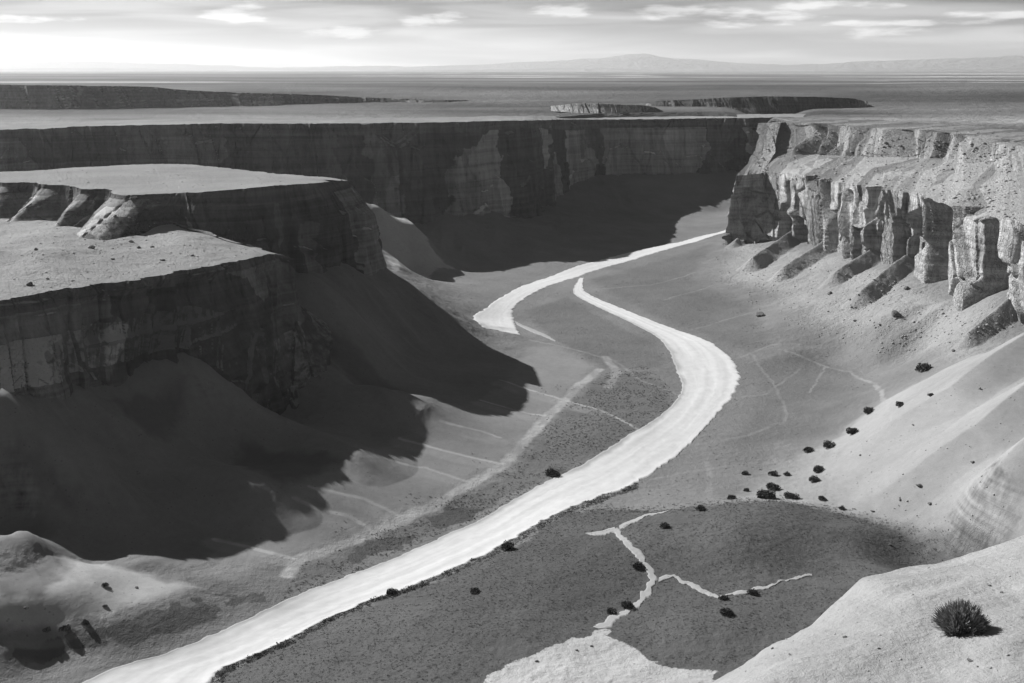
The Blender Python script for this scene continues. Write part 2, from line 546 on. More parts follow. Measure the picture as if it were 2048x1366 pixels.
def relief(X, Y, detail=True, calm_=0.0):
    Z = gsample(X, Y)
    dist = np.hypot(X, Y)
    for P, w_, a, b_ in ribs:
        x0 = min(p[0] for p in P) - 3 * w_; x1 = max(p[0] for p in P) + 3 * w_
        y0 = min(p[1] for p in P) - 3 * w_; y1 = max(p[1] for p in P) + 3 * w_
        m = (X > x0) & (X < x1) & (Y > y0) & (Y < y1)
        if not m.any():
            continue
        d, t = poly_dist(P, X[m], Y[m])
        wob = w_ * (1 + 0.25 * (vnoise(X[m] * .08, Y[m] * .08, None, 3) - .5))
        k = np.clip(1 - d / (wob * 1.35), 0, 1)
        Z[m] += (a + (b_ - a) * t) * (0.85 * k + 0.15 * k * k * (3 - 2 * k))
    if detail:
        amp = sstep(0.5, 14, Z)                      # the flats stay flat, the talus is rilled
        q = 1 - calm_
        Z = Z + fbm(X / 38, Y / 38, 3, 21) * (0.35 + 1.5 * amp) * (1 - .7 * calm_)
        Z = Z + fbm(X / 7, Y / 7, 4, 31) * (0.10 + 0.42 * amp) * (1 - .88 * calm_)
        Z = Z + fbm(X / 1.6, Y / 1.6, 2, 41) * (0.05 + 0.10 * amp) * (1 - .8 * calm_)
        ml = sstep(7, 18, Z) * sstep(30, -10, X) * sstep(760, 700, Y)          # rills and ribs run straight down the talus
        ca = X * .62 + Y * .78
        al = X * .78 - Y * .62
        ca = ca + 5 * (vnoise(al / 60, ca / 60, None, 57) - .5)
        Z = Z + ml * (2.6 * fbm(ca / 24, al / 170, 2, 55, .45, True) + .8 * fbm(ca / 7, al / 60, 2, 56, .5, True))
        mw = sstep(3, 10, Z) * sstep(800, 830, Y) * sstep(160, 120, X)
        Z = Z + mw * 2.4 * fbm(X / 26, Y / 150, 3, 58, .5, True)
        hm = sstep(.8, 3.5, Z) * sstep(8, 0, X * 0 + np.abs(Z - 5) * 1.6)
        Z = Z + hm * q * .55 * fbm(X / 16, Y / 11, 2, 47)
    return Z


def relief_s(X, Y):
    return relief(np.array(X, float), np.array(Y, float), False)


def hit(px, py):
    return hit0(px, py, relief_s)


def hitl(pts):
    return [hit(*p) for p in pts]


nu, nv = 1500, 1350
u = np.linspace((-420 - 1024) / FPX, (2560 - 1024) / FPX, nu)
yv = np.geomspace(165, 1480, nv)
U, Yg = np.meshgrid(u, yv)
Xg = U * Yg * 1.03
CALM = [
    ([(200, 1150), (310, 1080), (540, 985), (820, 830), (1000, 740), (1045, 680), (1120, 690), (1200, 735), (1110, 820), (1060, 880), (1010, 930), (940, 965), (860, 1015), (740, 1065), (590, 1120)], 8),
    ([(2060, 665), (1960, 705), (1850, 755), (1760, 800), (1690, 845), (1655, 885), (1650, 950), (1650, 1020), (1750, 1045), (1830, 1076), (1900, 1104), (2300, 1180), (2500, 900), (2300, 680)], 8),
    ([(125, 1100), (250, 1120), (400, 1165), (540, 1195), (400, 1190), (300, 1215), (180, 1260), (60, 1265), (-60, 1280), (-100, 1180), (60, 1130)], 5),
    ([(-200, 800), (130, 760), (380, 720), (560, 850), (660, 770), (700, 560), (770, 560), (1000, 700), (980, 780), (700, 940), (310, 1120), (-200, 1100)], 10)]


def calmness(X, Y):
    c_ = np.zeros(X.shape)
    for pl, soft in CALM:
        P = hitl(pl)
        x0 = min(p[0] for p in P); x1 = max(p[0] for p in P); y0 = min(p[1] for p in P); y1 = max(p[1] for p in P)
        m = (X >= x0) & (X <= x1) & (Y >= y0) & (Y <= y1)
        d, _ = poly_dist(P + [P[0]], X[m], Y[m])
        c_[m] = np.maximum(c_[m], in_poly(P, X[m], Y[m]) * sstep(0, soft, d))
    return c_


calm = calmness(Xg, Yg)
Zg = relief(Xg, Yg, True, calm)

# ground tones (the colour of what covers the ground, plus some painted sunlight)
wx = Xg + fbm(Xg / 5, Yg / 5, 3, 51) * 3.0
wy = Yg + fbm(Xg / 5, Yg / 5, 3, 61) * 3.0
tone = np.full(Xg.shape, 0.95)
tone *= 1 + 0.18 * fbm(Xg / 45, Yg / 45, 3, 71)
steep = np.gradient(Zg, axis=0) / np.gradient(Yg, axis=0)


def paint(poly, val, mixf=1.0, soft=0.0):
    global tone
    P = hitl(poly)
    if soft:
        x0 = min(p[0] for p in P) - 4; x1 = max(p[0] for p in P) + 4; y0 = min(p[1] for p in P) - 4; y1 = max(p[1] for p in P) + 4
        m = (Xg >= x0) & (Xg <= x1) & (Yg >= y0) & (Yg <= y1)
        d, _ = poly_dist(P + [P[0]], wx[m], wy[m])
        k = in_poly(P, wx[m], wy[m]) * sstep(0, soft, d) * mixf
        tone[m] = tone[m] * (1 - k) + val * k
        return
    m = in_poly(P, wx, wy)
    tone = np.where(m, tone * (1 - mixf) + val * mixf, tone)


def stroke(line, width, val, mixf=0.8, wob=1.0):
    global tone
    P = hitl(line)
    x0 = min(p[0] for p in P) - 30; x1 = max(p[0] for p in P) + 30
    y0 = min(p[1] for p in P) - 30; y1 = max(p[1] for p in P) + 30
    m = (Xg > x0) & (Xg < x1) & (Yg > y0) & (Yg < y1)
    a = Xg[m] + (wx[m] - Xg[m]) * .35 * wob
    b_ = Yg[m] + (wy[m] - Yg[m]) * .35 * wob
    d, t = poly_dist(P, a, b_)
    k = sstep(width, width * .45, d) * mixf
    k *= 0.55 + 0.45 * sstep(0.3, 0.6, vnoise(Xg[m] / 6, Yg[m] / 6, None, 77))
    tone[m] = tone[m] * (1 - k) + val * k


# smooth talus foot, painted paler as sunlit from shadow line to creek
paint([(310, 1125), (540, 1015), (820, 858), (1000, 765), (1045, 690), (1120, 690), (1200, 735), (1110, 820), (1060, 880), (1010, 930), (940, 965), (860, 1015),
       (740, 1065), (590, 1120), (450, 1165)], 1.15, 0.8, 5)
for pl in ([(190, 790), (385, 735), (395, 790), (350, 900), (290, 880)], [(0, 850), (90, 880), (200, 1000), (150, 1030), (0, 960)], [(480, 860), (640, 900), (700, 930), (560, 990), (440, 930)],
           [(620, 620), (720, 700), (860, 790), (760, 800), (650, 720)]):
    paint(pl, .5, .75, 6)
# grassy banks and dark scrub ground
paint([(600, 1130), (740, 1070), (860, 1020), (1020, 935), (1070, 880), (1120, 820), (1200, 750), (1290, 740), (1340, 770), (1350, 830), (1280, 870), (1100, 960),
       (900, 1060), (700, 1140), (560, 1190)], 0.62, 0.75, 4)
for pl in ([(850, 1040), (900, 1012), (960, 1020), (930, 1045), (880, 1060)], [(700, 1100), (760, 1075), (830, 1075), (800, 1100), (700, 1130)],
           [(1080, 950), (1110, 935), (1150, 945), (1120, 960)]):
    paint(pl, 0.34, 0.8)
SCRUB = [(430, 1352), (520, 1305), (570, 1284), (650, 1240), (700, 1222), (770, 1190), (850, 1170), (900, 1146), (960, 1118), (1030, 1090), (1080, 1055), (1130, 1025),
         (1220, 1016), (1300, 1022), (1390, 1012), (1500, 1003), (1560, 1002), (1650, 1018), (1750, 1045), (1830, 1075), (1900, 1100), (2000, 1130), (2040, 1250),
         (1900, 1400), (1500, 1420), (990, 1460), (400, 1420)]
paint(SCRUB, 0.50, 0.95, 2.5)
paint([(1040, 1090), (1200, 1060), (1240, 1060), (1290, 1140), (1290, 1180), (1180, 1250), (1000, 1300), (800, 1280), (900, 1190)], 0.42, 0.6)
stroke([(1300, 1060), (1400, 1060), (1500, 1050), (1590, 1045)], 2.2, 0.55)
# pale knoll at the bottom of the picture
paint([(1192, 1262), (1205, 1262), (1250, 1290), (1320, 1330), (1400, 1342), (1440, 1352), (1400, 1390), (960, 1390), (985, 1350), (1100, 1292)], 2.3, 0.95)
# pale slopes
paint([(2060, 665), (1960, 705), (1850, 755), (1760, 800), (1690, 845), (1655, 885), (1600, 905), (1540, 915), (1500, 960), (1470, 1000), (1560, 1005), (1650, 1020), (1750, 1045),
       (1830, 1076), (1900, 1104), (2300, 1180), (2500, 900), (2300, 680)], 1.5, 0.9, 6)
paint([(125, 1108), (250, 1128), (400, 1172), (540, 1200), (400, 1190), (300, 1215), (180, 1260), (60, 1265), (-60, 1280), (-60, 1180), (85, 1195)], 2.1, 0.95, 4)
# talus on the right is paler scree, the flats before it darker
paint([(1440, 490), (1400, 560), (1520, 600), (1580, 660), (1760, 715), (1860, 745), (2060, 670), (2060, 600), (1900, 560), (1700, 500), (1500, 470)], 1.65, 0.95, 26)
paint([(740, 405), (790, 430), (860, 490), (920, 540), (870, 545), (790, 548), (740, 470)], 2.0, 0.95, 3)  # scree ridge behind the nose: its sunlight painted in as brighter tone
paint([(1160, 560), (1440, 480), (1400, 560), (1520, 610), (1560, 690), (1500, 720), (1440, 690), (1300, 640)], 0.66, 0.8, 12)
paint([(1500, 720), (1600, 690), (1740, 745), (1770, 800), (1640, 880), (1520, 900), (1430, 900), (1500, 800)], 0.74, 0.8, 10)
paint([(1040, 620), (1140, 590), (1240, 650), (1330, 690), (1340, 740), (1200, 740), (1100, 680)], 0.66, 0.8, 6)
scP = hitl([(1440, 490), (1400, 560), (1520, 600), (1580, 660), (1760, 715), (1860, 745), (2060, 670), (2060, 600), (1900, 560), (1700, 500), (1500, 470)])
dsc, _ = poly_dist(scP + [scP[0]], Xg, Yg)
scree_k = in_poly(scP, wx, wy) * sstep(0, 15, dsc)
# washes, trails and old tracks
stroke([(575, 1150), (595, 1120), (740, 1066), (860, 1015), (940, 968), (1010, 930), (1050, 885), (1105, 825), (1160, 770), (1200, 740)], 3.2, 1.9, .9)
stroke([(1210, 715), (1235, 745), (1215, 775)], 3.0, 1.7, .8)
for ln in ([(1000, 768), (1100, 800), (1190, 826)], [(960, 808), (1060, 836)], [(880, 853), (1000, 884)], [(750, 922), (850, 945), (930, 968)], [(800, 888), (900, 913), (1000, 936)],
           [(620, 985), (730, 1010), (800, 1040)], [(590, 1010), (700, 1045), (740, 1066)], [(430, 1090), (520, 1110), (580, 1122)]):
    stroke(ln, 5.5, 1.55, .45, .3)
stroke([(1000, 760), (1100, 792), (1200, 820), (1280, 862)], 1.15, 2.0, .85, .5)
stroke([(960, 800), (1060, 828), (1105, 832)], 1.15, 2.0, .85, .5)
stroke([(880, 845), (960, 862), (1000, 876)], 1.15, 2.0, .85, .5)
stroke([(750, 912), (850, 935), (940, 965)], 1.15, 2.0, .85, .5)
stroke([(620, 975), (730, 1000), (800, 1030)], 1.15, 2.0, .85, .5)
stroke([(590, 1000), (700, 1035), (745, 1062)], 1.15, 2.0, .85, .5)
stroke([(800, 880), (900, 905), (1010, 930)], 1.15, 2.0, .85, .5)
stroke([(430, 1080), (520, 1100), (590, 1118)], 1.15, 2.0, .85, .5)
stroke([(1060, 680), (1150, 700), (1230, 722), (1280, 760), (1360, 790)], 1.2, 1.4, .7)
stroke([(1560, 700), (1600, 712), (1700, 745), (1750, 765), (1770, 800)], 1.3, 1.35, .9)
stroke([(1480, 715), (1540, 690), (1600, 688)], 1.2, 1.2, .8)
stroke([(1500, 705), (1550, 770), (1575, 830), (1560, 850)], 1.0, 1.2, .8)
stroke([(1650, 735), (1620, 785)], .8, 1.3, .8)
stroke([(1400, 800), (1530, 790), (1600, 740)], 1.0, 1.15, .7)
stroke([(1350, 900), (1500, 870), (1560, 845)], 1.2, 1.15, .7)
stroke([(1300, 960), (1400, 940), (1520, 925)], 1.4, 1.2, .7)
stroke([(1415, 925), (1420, 960), (1418, 1000)], 1.6, 1.25, .8)
stroke([(1480, 1000), (1510, 960), (1560, 910)], 4.0, 1.3, .7)
stroke([(1390, 545), (1300, 570), (1180, 580)], 1.4, 1.15, .7)
stroke([(1480, 540), (1400, 580), (1330, 600)], 1.4, 1.15, .7)
stroke([(1550, 610), (1450, 640), (1380, 660)], 1.4, 1.1, .7)
stroke([(1440, 740), (1600, 690), (1700, 690)], 1.3, 1.1, .6)
# far, river bank bottom left
for pl in ([(20, 1290), (120, 1268), (200, 1255), (215, 1300), (120, 1312), (10, 1335)], [(190, 1270), (290, 1225), (400, 1200), (460, 1220), (400, 1255), (270, 1290)],
           [(430, 1188), (520, 1185), (520, 1210), (450, 1205)]):
    paint(pl, 0.4, 0.8)
stroke([(10, 1290), (180, 1262), (280, 1215), (380, 1190), (450, 1195)], 1.4, 1.2, .8)
stroke([(20, 1335), (180, 1320), (330, 1290), (500, 1230)], 3.5, 1.2, .8)

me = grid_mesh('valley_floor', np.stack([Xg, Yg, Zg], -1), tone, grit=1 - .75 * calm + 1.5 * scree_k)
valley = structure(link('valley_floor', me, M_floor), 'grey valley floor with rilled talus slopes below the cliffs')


# ------------------------------------------------------------------ lofts for the cliffs
def catmull(P, t):
    """P (n,3), t in station units"""
    n_ = len(P)
    i = np.clip(np.floor(t).astype(int), 0, n_ - 2)
    f = (t - i)[:, None]
    p0 = P[np.clip(i - 1, 0, n_ - 1)]
    p1 = P[i]
    p2 = P[i + 1]
    p3 = P[np.clip(i + 2, 0, n_ - 1)]
    return 0.5 * ((2 * p1) + (-p0 + p2) * f + (2 * p0 - 5 * p1 + 4 * p2 - p3) * f ** 2 + (-p0 + 3 * p1 - 3 * p2 + p3) * f ** 3)


def loft(name, mat, rows, weights, divs, nu_, rim_row, side, disp, tones, zdisp=None, ease=None, tfun=None):
    """rows: list of (nst,3); weights: displacement weight of each row; divs: subdivisions between rows"""
    rows = [np.array(r, float) for r in rows]
    ref = rows[rim_row]
    seg = np.hypot(*(ref[1:, :2] - ref[:-1, :2]).T)
    cum = np.concatenate([[0], np.cumsum(seg)])
    s = np.linspace(0, cum[-1], nu_)
    t = np.interp(s, cum, np.arange(len(ref)))
    rr = [catmull(r, t) for r in rows]
    rim = rr[rim_row]
    tan = np.gradient(rim[:, :2], axis=0)
    k = max(3, nu_ // 60)
    ker = np.ones(k) / k
    tx = np.convolve(np.pad(tan[:, 0], k // 2, 'edge'), ker, 'same')[k // 2:k // 2 + nu_]
    ty = np.convolve(np.pad(tan[:, 1], k // 2, 'edge'), ker, 'same')[k // 2:k // 2 + nu_]
    ln = np.hypot(tx, ty) + 1e-9
    nx, ny = ty / ln * side, -tx / ln * side
    out, wts, tn = [], [], []
    for i in range(len(rr) - 1):
        for j in range(divs[i]):
            f = j / divs[i]
            e = ease[i](f) if ease and ease[i] else f
            p = rr[i] * (1 - f) + rr[i + 1] * f
            p[:, 2] = rr[i][:, 2] * (1 - e) + rr[i + 1][:, 2] * e
            out.append(p)
            wts.append(weights[i] * (1 - f) + weights[i + 1] * f)
            tn.append(tones[i] * (1 - f) + tones[i + 1] * f)
    out.append(rr[-1]); wts.append(weights[-1]); tn.append(tones[-1])
    P = np.stack(out)
    Wt = np.array(wts)[:, None]
    S = np.broadcast_to(s, P.shape[:2])
    D = disp(S, P[..., 2], P) * Wt
    P[..., 0] += nx * D
    P[..., 1] += ny * D
    if zdisp is not None:
        P[..., 2] += zdisp(P[..., 0], P[..., 1], Wt, P)
    T = np.broadcast_to(np.array(tn)[:, None], P.shape[:2]) * (1 + .1 * fbm(P[..., 0] / 20, P[..., 1] / 20, 2, 5))
    if tfun is not None:
        T = T * tfun(S, P[..., 2], P)
    me_ = grid_mesh(name, P, T)
    try:
        me_.set_sharp_from_angle(angle=R(38))
    except Exception:
        pass
    return structure(link(name, me_, mat))


def slabs(a_big, a_mid, a_fine, wb=26, wm=9, seed=0, hz=3.0, lean=0.12):
    """blocky pillars, alcoves and cracks of a sandstone face"""
    def f(S, Z, P):
        S = S + Z * lean + fbm(S / 18, Z / 40, 2, seed + 3) * 4
        v1, e1 = cells(S / wb, Z / (wb * hz), seed)
        v2, e2 = cells(S / wm, Z / (wm * hz * 1.3), seed + 11)
        v3, e3 = cells(S / (wm * .38), Z / (wm * 1.6), seed + 21)
        d = a_big * (v1 - .5) * 2 * sstep(0, .07, e1) + a_mid * (v2 - .5) * 2 * sstep(0, .09, e2) + a_fine * 1.3 * (v3 - .5)
        d = d - a_mid * .9 * (1 - sstep(0, .06, e2)) + a_big * .8 * fbm(S / (wb * 1.6), Z / 160, 2, seed + 31)
        ledge = vnoise(Z / 5.0, S / 90, None, seed + 41)
        d = d + a_fine * (ledge - .5) * 1.6
        d = d + a_fine * fbm(S / 2.2, Z / 6.0, 3, seed + 51)
        return d
    return f


def panels(w_, lo, hi, seed, thr=.5, z_=120, side_boost=None):
    """faces of fresh and of stained rock; painted sun and shade on the back scarps"""
    def f(S, Z, P):
        a = S + Z * .15 + fbm(S / 9, Z / 12, 3, seed + 1) * w_ * .25
        v, e = cells(a / w_, Z / z_, seed)
        v2, e2 = cells(a / (w_ * .4), Z / (z_ * .4), seed + 3)
        k = sstep(thr - .1, thr + .1, v * .75 + v2 * .25)
        return lo + (hi - lo) * k + .25 * (v2 - .5)
    return f


def zrough(amp_top, amp_all, sc=9, seed=3):
    def f(X, Y, Wt, P):
        return amp_all * fbm(X / sc, Y / sc, 4, seed) + amp_top * (1 - np.clip(Wt, 0, 1)) * fbm(X / (sc * 3), Y / (sc * 3), 2, seed + 7)
    return f


def Wy(*pts):
    return [ay(*p) for p in pts]


def Wz(*pts):
    return [az_(*p) for p in pts]


def under(base_, dz=30, k=1.0):
    return [np.array([p[0], p[1], p[2] - dz]) for p in base_]


# near left mesa
rim = Wz((-420, 690, 63), (-120, 628, 70), (15, 599, 73), (130, 578, 73.4), (280, 556, 73.2), (400, 536, 72.8), (485, 521, 72), (545, 508, 70.5)) + \
    Wy((590, 521, 489), (440, 477, 503), (330, 444, 522), (285, 430, 532))
basr = Wy((-420, 800, 330), (-120, 780, 345), (15, 780, 344), (130, 750, 366), (260, 718, 388), (385, 700, 406), (470, 788, 418), (542, 836, 428), (652, 758, 453),
          (650, 660, 490), (600, 610, 520), (520, 560, 540))
midr = []
for i, (a, b_) in enumerate(zip(rim, basr)):
    f = [.25, .25, .22, .22, .22, .2, .3, .42, .3, .5, .4, .3][i]
    p = a * (1 - f) + b_ * f
    p[2] = a[2] * .45 + b_[2] * .55
    midr.append(p)
cap0 = Wy((-420, 430, 604), (-200, 429, 600), (-20, 426, 594), (90, 432, 582), (180, 439, 562), (215, 436, 552), (250, 431, 545), (268, 430, 540), (274, 430, 538), (278, 430, 538),
          (282, 430, 538), (286, 430, 540))
capm = [a * .5 + b_ * .5 for a, b_ in zip(cap0, rim)]
capm[2] = ay(15, 500, 452); capm[1] = ay(-120, 510, 440); capm[3] = ay(95, 498, 447)
sl_n = slabs(3.4, 1.9, .6, 34, 10, 101)


def near_disp(S, Z, P):
    d = sl_n(S, Z, P)
    ua = P[..., 0] / P[..., 1] * FPX + 1024
    k = np.clip((74 - Z) / 40, 0, 1)
    for px_, w_, a_ in ((60, 45, 9), (470, 85, 7), (-200, 80, 9)):      # buttresses
        d = d + a_ * k * np.sqrt(np.clip(1 - ((ua - px_) / w_) ** 2, 0, 1))
    d = d - 5 * sstep(72, 66, Z) * sstep(95, 80, np.abs(ua - 230)) * (1 - .5 * sstep(58, 50, Z))   # long alcove under the rim
    for zz, aa in ((69.5, 1.3), (65, .9), (53, 1.2), (47, .8)):         # hard beds stand out
        d = d + aa * sstep(.35, .65, vnoise(S / 22, Z * 0 + zz, None, 121)) * np.exp(-((Z - zz - 2.5 * vnoise(S / 30, Z * 0, None, 122)) / .8) ** 2)
    return d


loft('near_mesa', M_mesa, [cap0, capm, rim, midr, basr, under(basr)], [0, 0, .8, 1, 1.1, 1.1], [90, 150, 60, 80, 14], 1100, 2, 1,
     near_disp, [1.15, 1.05, 1.0, 1, 1, 1], zrough(1.2, .35, 6, 5), tfun=lambda S, Z, P: np.where(Z < 68, panels(30, .7, 1.8, 111, .5, 50)(S, Z, P), 1.0))

# far left mesa
rim = Wz((-420, 352, 92), (-150, 352, 92), (10, 364, 92), (90, 366, 92), (170, 373, 92), (240, 378, 92), (300, 386, 92), (430, 382, 94), (560, 371, 95.5), (650, 364, 92.5), (692, 361.5, 89.5),
         (650, 354, 92), (560, 347, 92), (430, 334, 92), (330, 328, 92), (200, 333, 92), (10, 343, 92), (-250, 347, 92))
bases = Wy((-420, 460, 596), (-150, 460, 596), (10, 460, 579), (90, 460, 573), (170, 460, 556), (240, 460, 544), (305, 470, 524), (440, 560, 508), (575, 545, 530), (685, 540, 572), (768, 542, 618)) + \
    [np.array(p) for p in ((-118, 668, 40), (-160, 700, 40), (-210, 725, 40), (-260, 735, 40), (-310, 720, 40), (-400, 700, 40), (-520, 690, 40))]
mids = [a * .55 + b_ * .45 for a, b_ in zip(rim, bases)]
mids[10] = ay(742, 428, 617)
mids[9] = ay(690, 430, 579); mids[8] = ay(570, 450, 535)
mids[11] = np.array([-108, 650, 66.])
m0 = Wy((-420, 349, 625), (-150, 349, 625), (10, 351, 625), (90, 351, 630), (170, 352, 632), (240, 354, 630), (300, 357, 625), (430, 357, 615), (560, 358, 600), (640, 359, 592), (676, 360, 587),
        (640, 359, 592), (560, 358, 600), (430, 357, 615), (300, 357, 625), (200, 354, 630), (10, 351, 625), (-250, 349, 625))
for p in m0:
    p[2] = 93.0
sl_m = slabs(3.2, 1.8, .65, 26, 9, 201)


def mesa_disp(S, Z, P):
    d = sl_m(S, Z, P)
    ua = P[..., 0] / P[..., 1]
    front = (S < 330)
    for px_, w_, a_ in ((108, .011, 9), (195, .010, 8), (285, .016, 11), (20, .010, 5)):
        g = np.exp(-((ua - (px_ - 1024) / FPX) / w_) ** 2)
        d = d + front * g * (a_ + 20 * np.clip((90 - Z) / 16, 0, 1))
    return d


loft('far_mesa', M_mesa, [m0, rim, mids, bases, under(bases)], [0, .8, 1, 1, 1], [110, 50, 60, 10], 1300, 1, 1,
     mesa_disp, [1.0, 1.05, 1, 1, 1], zrough(.3, .2, 5, 15), tfun=lambda S, Z, P: np.where(Z < 87, panels(24, .7, 2.0, 211, .52, 90)(S, Z, P), 1.0))

# long canyon wall at the back
rim = Wy((-700, 264, 860), (-300, 262, 875), (10, 259, 890), (200, 252, 905), (450, 247, 915), (640, 247, 922), (760, 246, 944), (880, 244, 972), (980, 242, 1012), (1050, 241, 1052), (1085, 240, 1110),
         (1130, 239, 1230), (1210, 239, 1300), (1300, 238, 1322), (1450, 236, 1330), (1640, 234, 1335))
basw = []
for i, p in enumerate(rim):
    z = [32, 32, 32, 30, 29, 26, 23, 20, 16, 12, 10, 16, 24, 26, 28, 30][i]
    basw.append(np.array([p[0] + (6 if 8 < i < 12 else 0), p[1] - 12, z]))
back = [np.array([p[0] * 1.08, p[1] + 90, p[2] + 0.5]) for p in rim]
loft('canyon_wall', M_wall, [back, rim, basw, under(basw)], [0, .8, 1, 1], [24, 130, 14], 1500, 1, 1,
     slabs(6.5, 3.2, 1.0, 34, 13, 301, lean=.05), [1.0, 1.1, 1, 1], zrough(.5, .5, 8, 25), tfun=lambda S, Z, P: np.where(Z < 97 - 13 * sstep(.01, .06, P[..., 0] / P[..., 1]), panels(46, .68, 1.3 + 1.7 * np.clip(P[..., 0] / P[..., 1] * 5 + .9, 0, 1), 311, .5, 140)(S, Z, P), 1.0))
wall_rim = rim

# terraced ledges on the right
rimL = [az_(1478, 352, 65), az_(1530, 345, 66), az_(1600, 350, 69), az_(1650, 358, 72), az_(1705, 370, 75), az_(1770, 380, 77), az_(1830, 388, 78.5), az_(1900, 408, 80), az_(1965, 425, 81), az_(2040, 445, 82),
        az_(2200, 500, 83), az_(2450, 600, 84)]
basL = Wy((1452, 488, 918), (1520, 486, 895), (1600, 490, 850), (1650, 505, 790), (1700, 525, 720), (1760, 532, 690), (1810, 548, 655), (1890, 598, 577), (1960, 605, 535), (2030, 650, 490), (2200, 720, 440), (2450, 850, 370))
upB = Wy((1512, 300, 1000), (1560, 308, 985), (1640, 310, 960), (1700, 312, 915), (1770, 315, 875), (1830, 316, 845), (1890, 318, 800), (1940, 325, 750), (1990, 332, 710), (2050, 345, 665), (2200, 380, 600), (2450, 430, 520))
upR = Wy((1520, 247, 1040), (1575, 246, 1025), (1650, 250, 990), (1720, 255, 945), (1780, 258, 905), (1840, 262, 872), (1900, 268, 830), (1950, 276, 780), (2000, 284, 740), (2060, 294, 695), (2200, 320, 640), (2450, 350, 560))
backR = [np.array([p[0] * 1.12 + 60, p[1] + 110, 101.5]) for p in upR]
sh = [a * .5 + b_ * .5 for a, b_ in zip(rimL, upB)]
for p in sh:
    p[2] -= 1.0
base_sl = slabs(5.5, 2.2, .6, 30, 13, 401, hz=1.6, lean=.3)


def right_disp(S, Z, P):
    d = base_sl(S, Z, P)
    v, e = cells(S / 30, Z / 60 + 3, 431, .8)
    deep = (v > .66) * sstep(0.04, .2, e)
    d = d - deep * 14
    ua = P[..., 0] / P[..., 1] * FPX + 1024
    zl = np.interp(ua, [1478, 1600, 1705, 1830, 1965, 2200], [65, 69, 75, 78.5, 81, 83])
    low_ = Z < zl + .5
    for px_, w_, a_, top in ((1495, 9, 7, 55), (1640, 10, 9, 60), (1790, 12, 8, 66), (1888, 34, 44, 79), (1988, 27, 38, 80.5), (1735, 9, 8, 60), (1570, 8, 7, 62), (1690, 7, 8, 70)):
        g = sstep(w_, w_ * .6, np.abs(ua - px_ + (Z - 60) * .25)) * sstep(top + 1, top - 3, Z)
        d = d - low_ * g * a_
    for px_, w_, a_ in ((1612, 26, 26), (1650, 14, 15), (1775, 32, 26), (1815, 13, 16), (1860, 13, 15), (1895, 17, 16), (1700, 9, 9), (1945, 14, 12)):
        g = sstep(w_, w_ * .5, np.abs(ua - px_ - (Z - 92) * .8)) * (Z > zl + 2) * (P[..., 1] > 640)
        d = d - g * a_
    return d


loft('right_ledges', M_right, [backR, upR, upB, sh, rimL, basL, under(basL)], [0, .8, .9, .15, .8, 1, 1], [24, 60, 50, 50, 110, 14], 1500, 4, 1,
     right_disp, [.8, 1.0, 1.25, 1.3, 1.3, 1.1, 1.1], zrough(.9, .6, 11, 35), tfun=lambda S, Z, P: panels(20, .75, 1.2, 411, .42, 60)(S, Z, P))
ledge_rim = upR

# ------------------------------------------------------------------ plateau to the horizon
st = []
for px in np.linspace(-1500, 3600, 52):
    u_ = (px - 1024) / FPX
    if px < 1500:
        xs = np.array([p[0] / p[1] for p in wall_rim]); ys = np.array([p[1] for p in wall_rim])
        y0 = np.interp(u_, xs, ys) + 60
    elif px < 1545:
        y0 = 1330
    else:
        xs = np.array([p[0] / p[1] for p in ledge_rim]); ys = np.array([p[1] for p in ledge_rim])
        y0 = np.interp(u_, xs, ys) + 80
    st.append((u_, y0))
st = np.array(st)
uf = np.linspace(st[0, 0], st[-1, 0], 1000)
y0f = np.interp(uf, st[:, 0], st[:, 1])
rr = np.linspace(0, 1, 620)
YY = np.exp(np.log(y0f)[None] * (1 - rr[:, None]) + math.log(32000) * rr[:, None])
XX = uf[None] * YY
ZZ = 98 + 2.5 * np.exp(-(YY - 900) / 400) + (sstep(1650, 2600, YY) * 16 + sstep(3000, 12000, YY) * 6)
ZZ += sstep(850, 1500, XX) * sstep(5000, 1500, YY) * 6
ZZ += (fbm(XX / 260, YY / 260, 4, 81) * 2.2) * sstep(1250, 1700, YY) + fbm(XX / 30, YY / 30, 3, 82) * .35
ZZ -= 22 * np.exp(-((XX / YY - (1530 - 1024) / FPX) / .022) ** 2) * sstep(1240, 1330, YY) * sstep(1720, 1560, YY)
ZZ[0] -= 4
UA = XX / YY
T = 0.66 + .6 * fbm(UA * 5, np.log(YY) * 9, 4, 91)
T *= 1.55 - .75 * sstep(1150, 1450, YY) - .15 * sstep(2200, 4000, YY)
lines = vnoise(UA * 2.2, np.log(YY) * 17, None, 95)
T = T + (sstep(.80, .9, lines) * 1.1) * sstep(1900, 2400, YY)
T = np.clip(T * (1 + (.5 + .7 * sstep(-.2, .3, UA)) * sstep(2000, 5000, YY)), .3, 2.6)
structure(link('plateau', grid_mesh('plateau', np.stack([XX, YY, ZZ], -1), T), M_plain), 'flat desert plateau running to the horizon')


def band_cliff(name, pts, seed, amp=7, tone_=.8):
    """a low scarp standing on the plateau; pts: (px, top row, base row, distance)"""
    top = [ay(a, b_, d) for a, b_, c_, d in pts]
    bot = [ay(a, c_ + 6, d - 16) for a, b_, c_, d in pts]
    bk = [np.array([p[0] * 1.06, p[1] * 1.06 + 10, p[2] - 6]) for p in top]
    loft(name, M_wall, [bk, top, bot], [0, .8, 1], [10, 40], 700, 1, 1, slabs(amp, 4, 1.2, 50, 18, seed, lean=.4), [.7, .7, 1.], zrough(.6, .5, 20, seed), tfun=panels(70, .75, 2.1, seed + 2, .5, 400))  # panel tones paint the scarp's sunlit and shaded faces


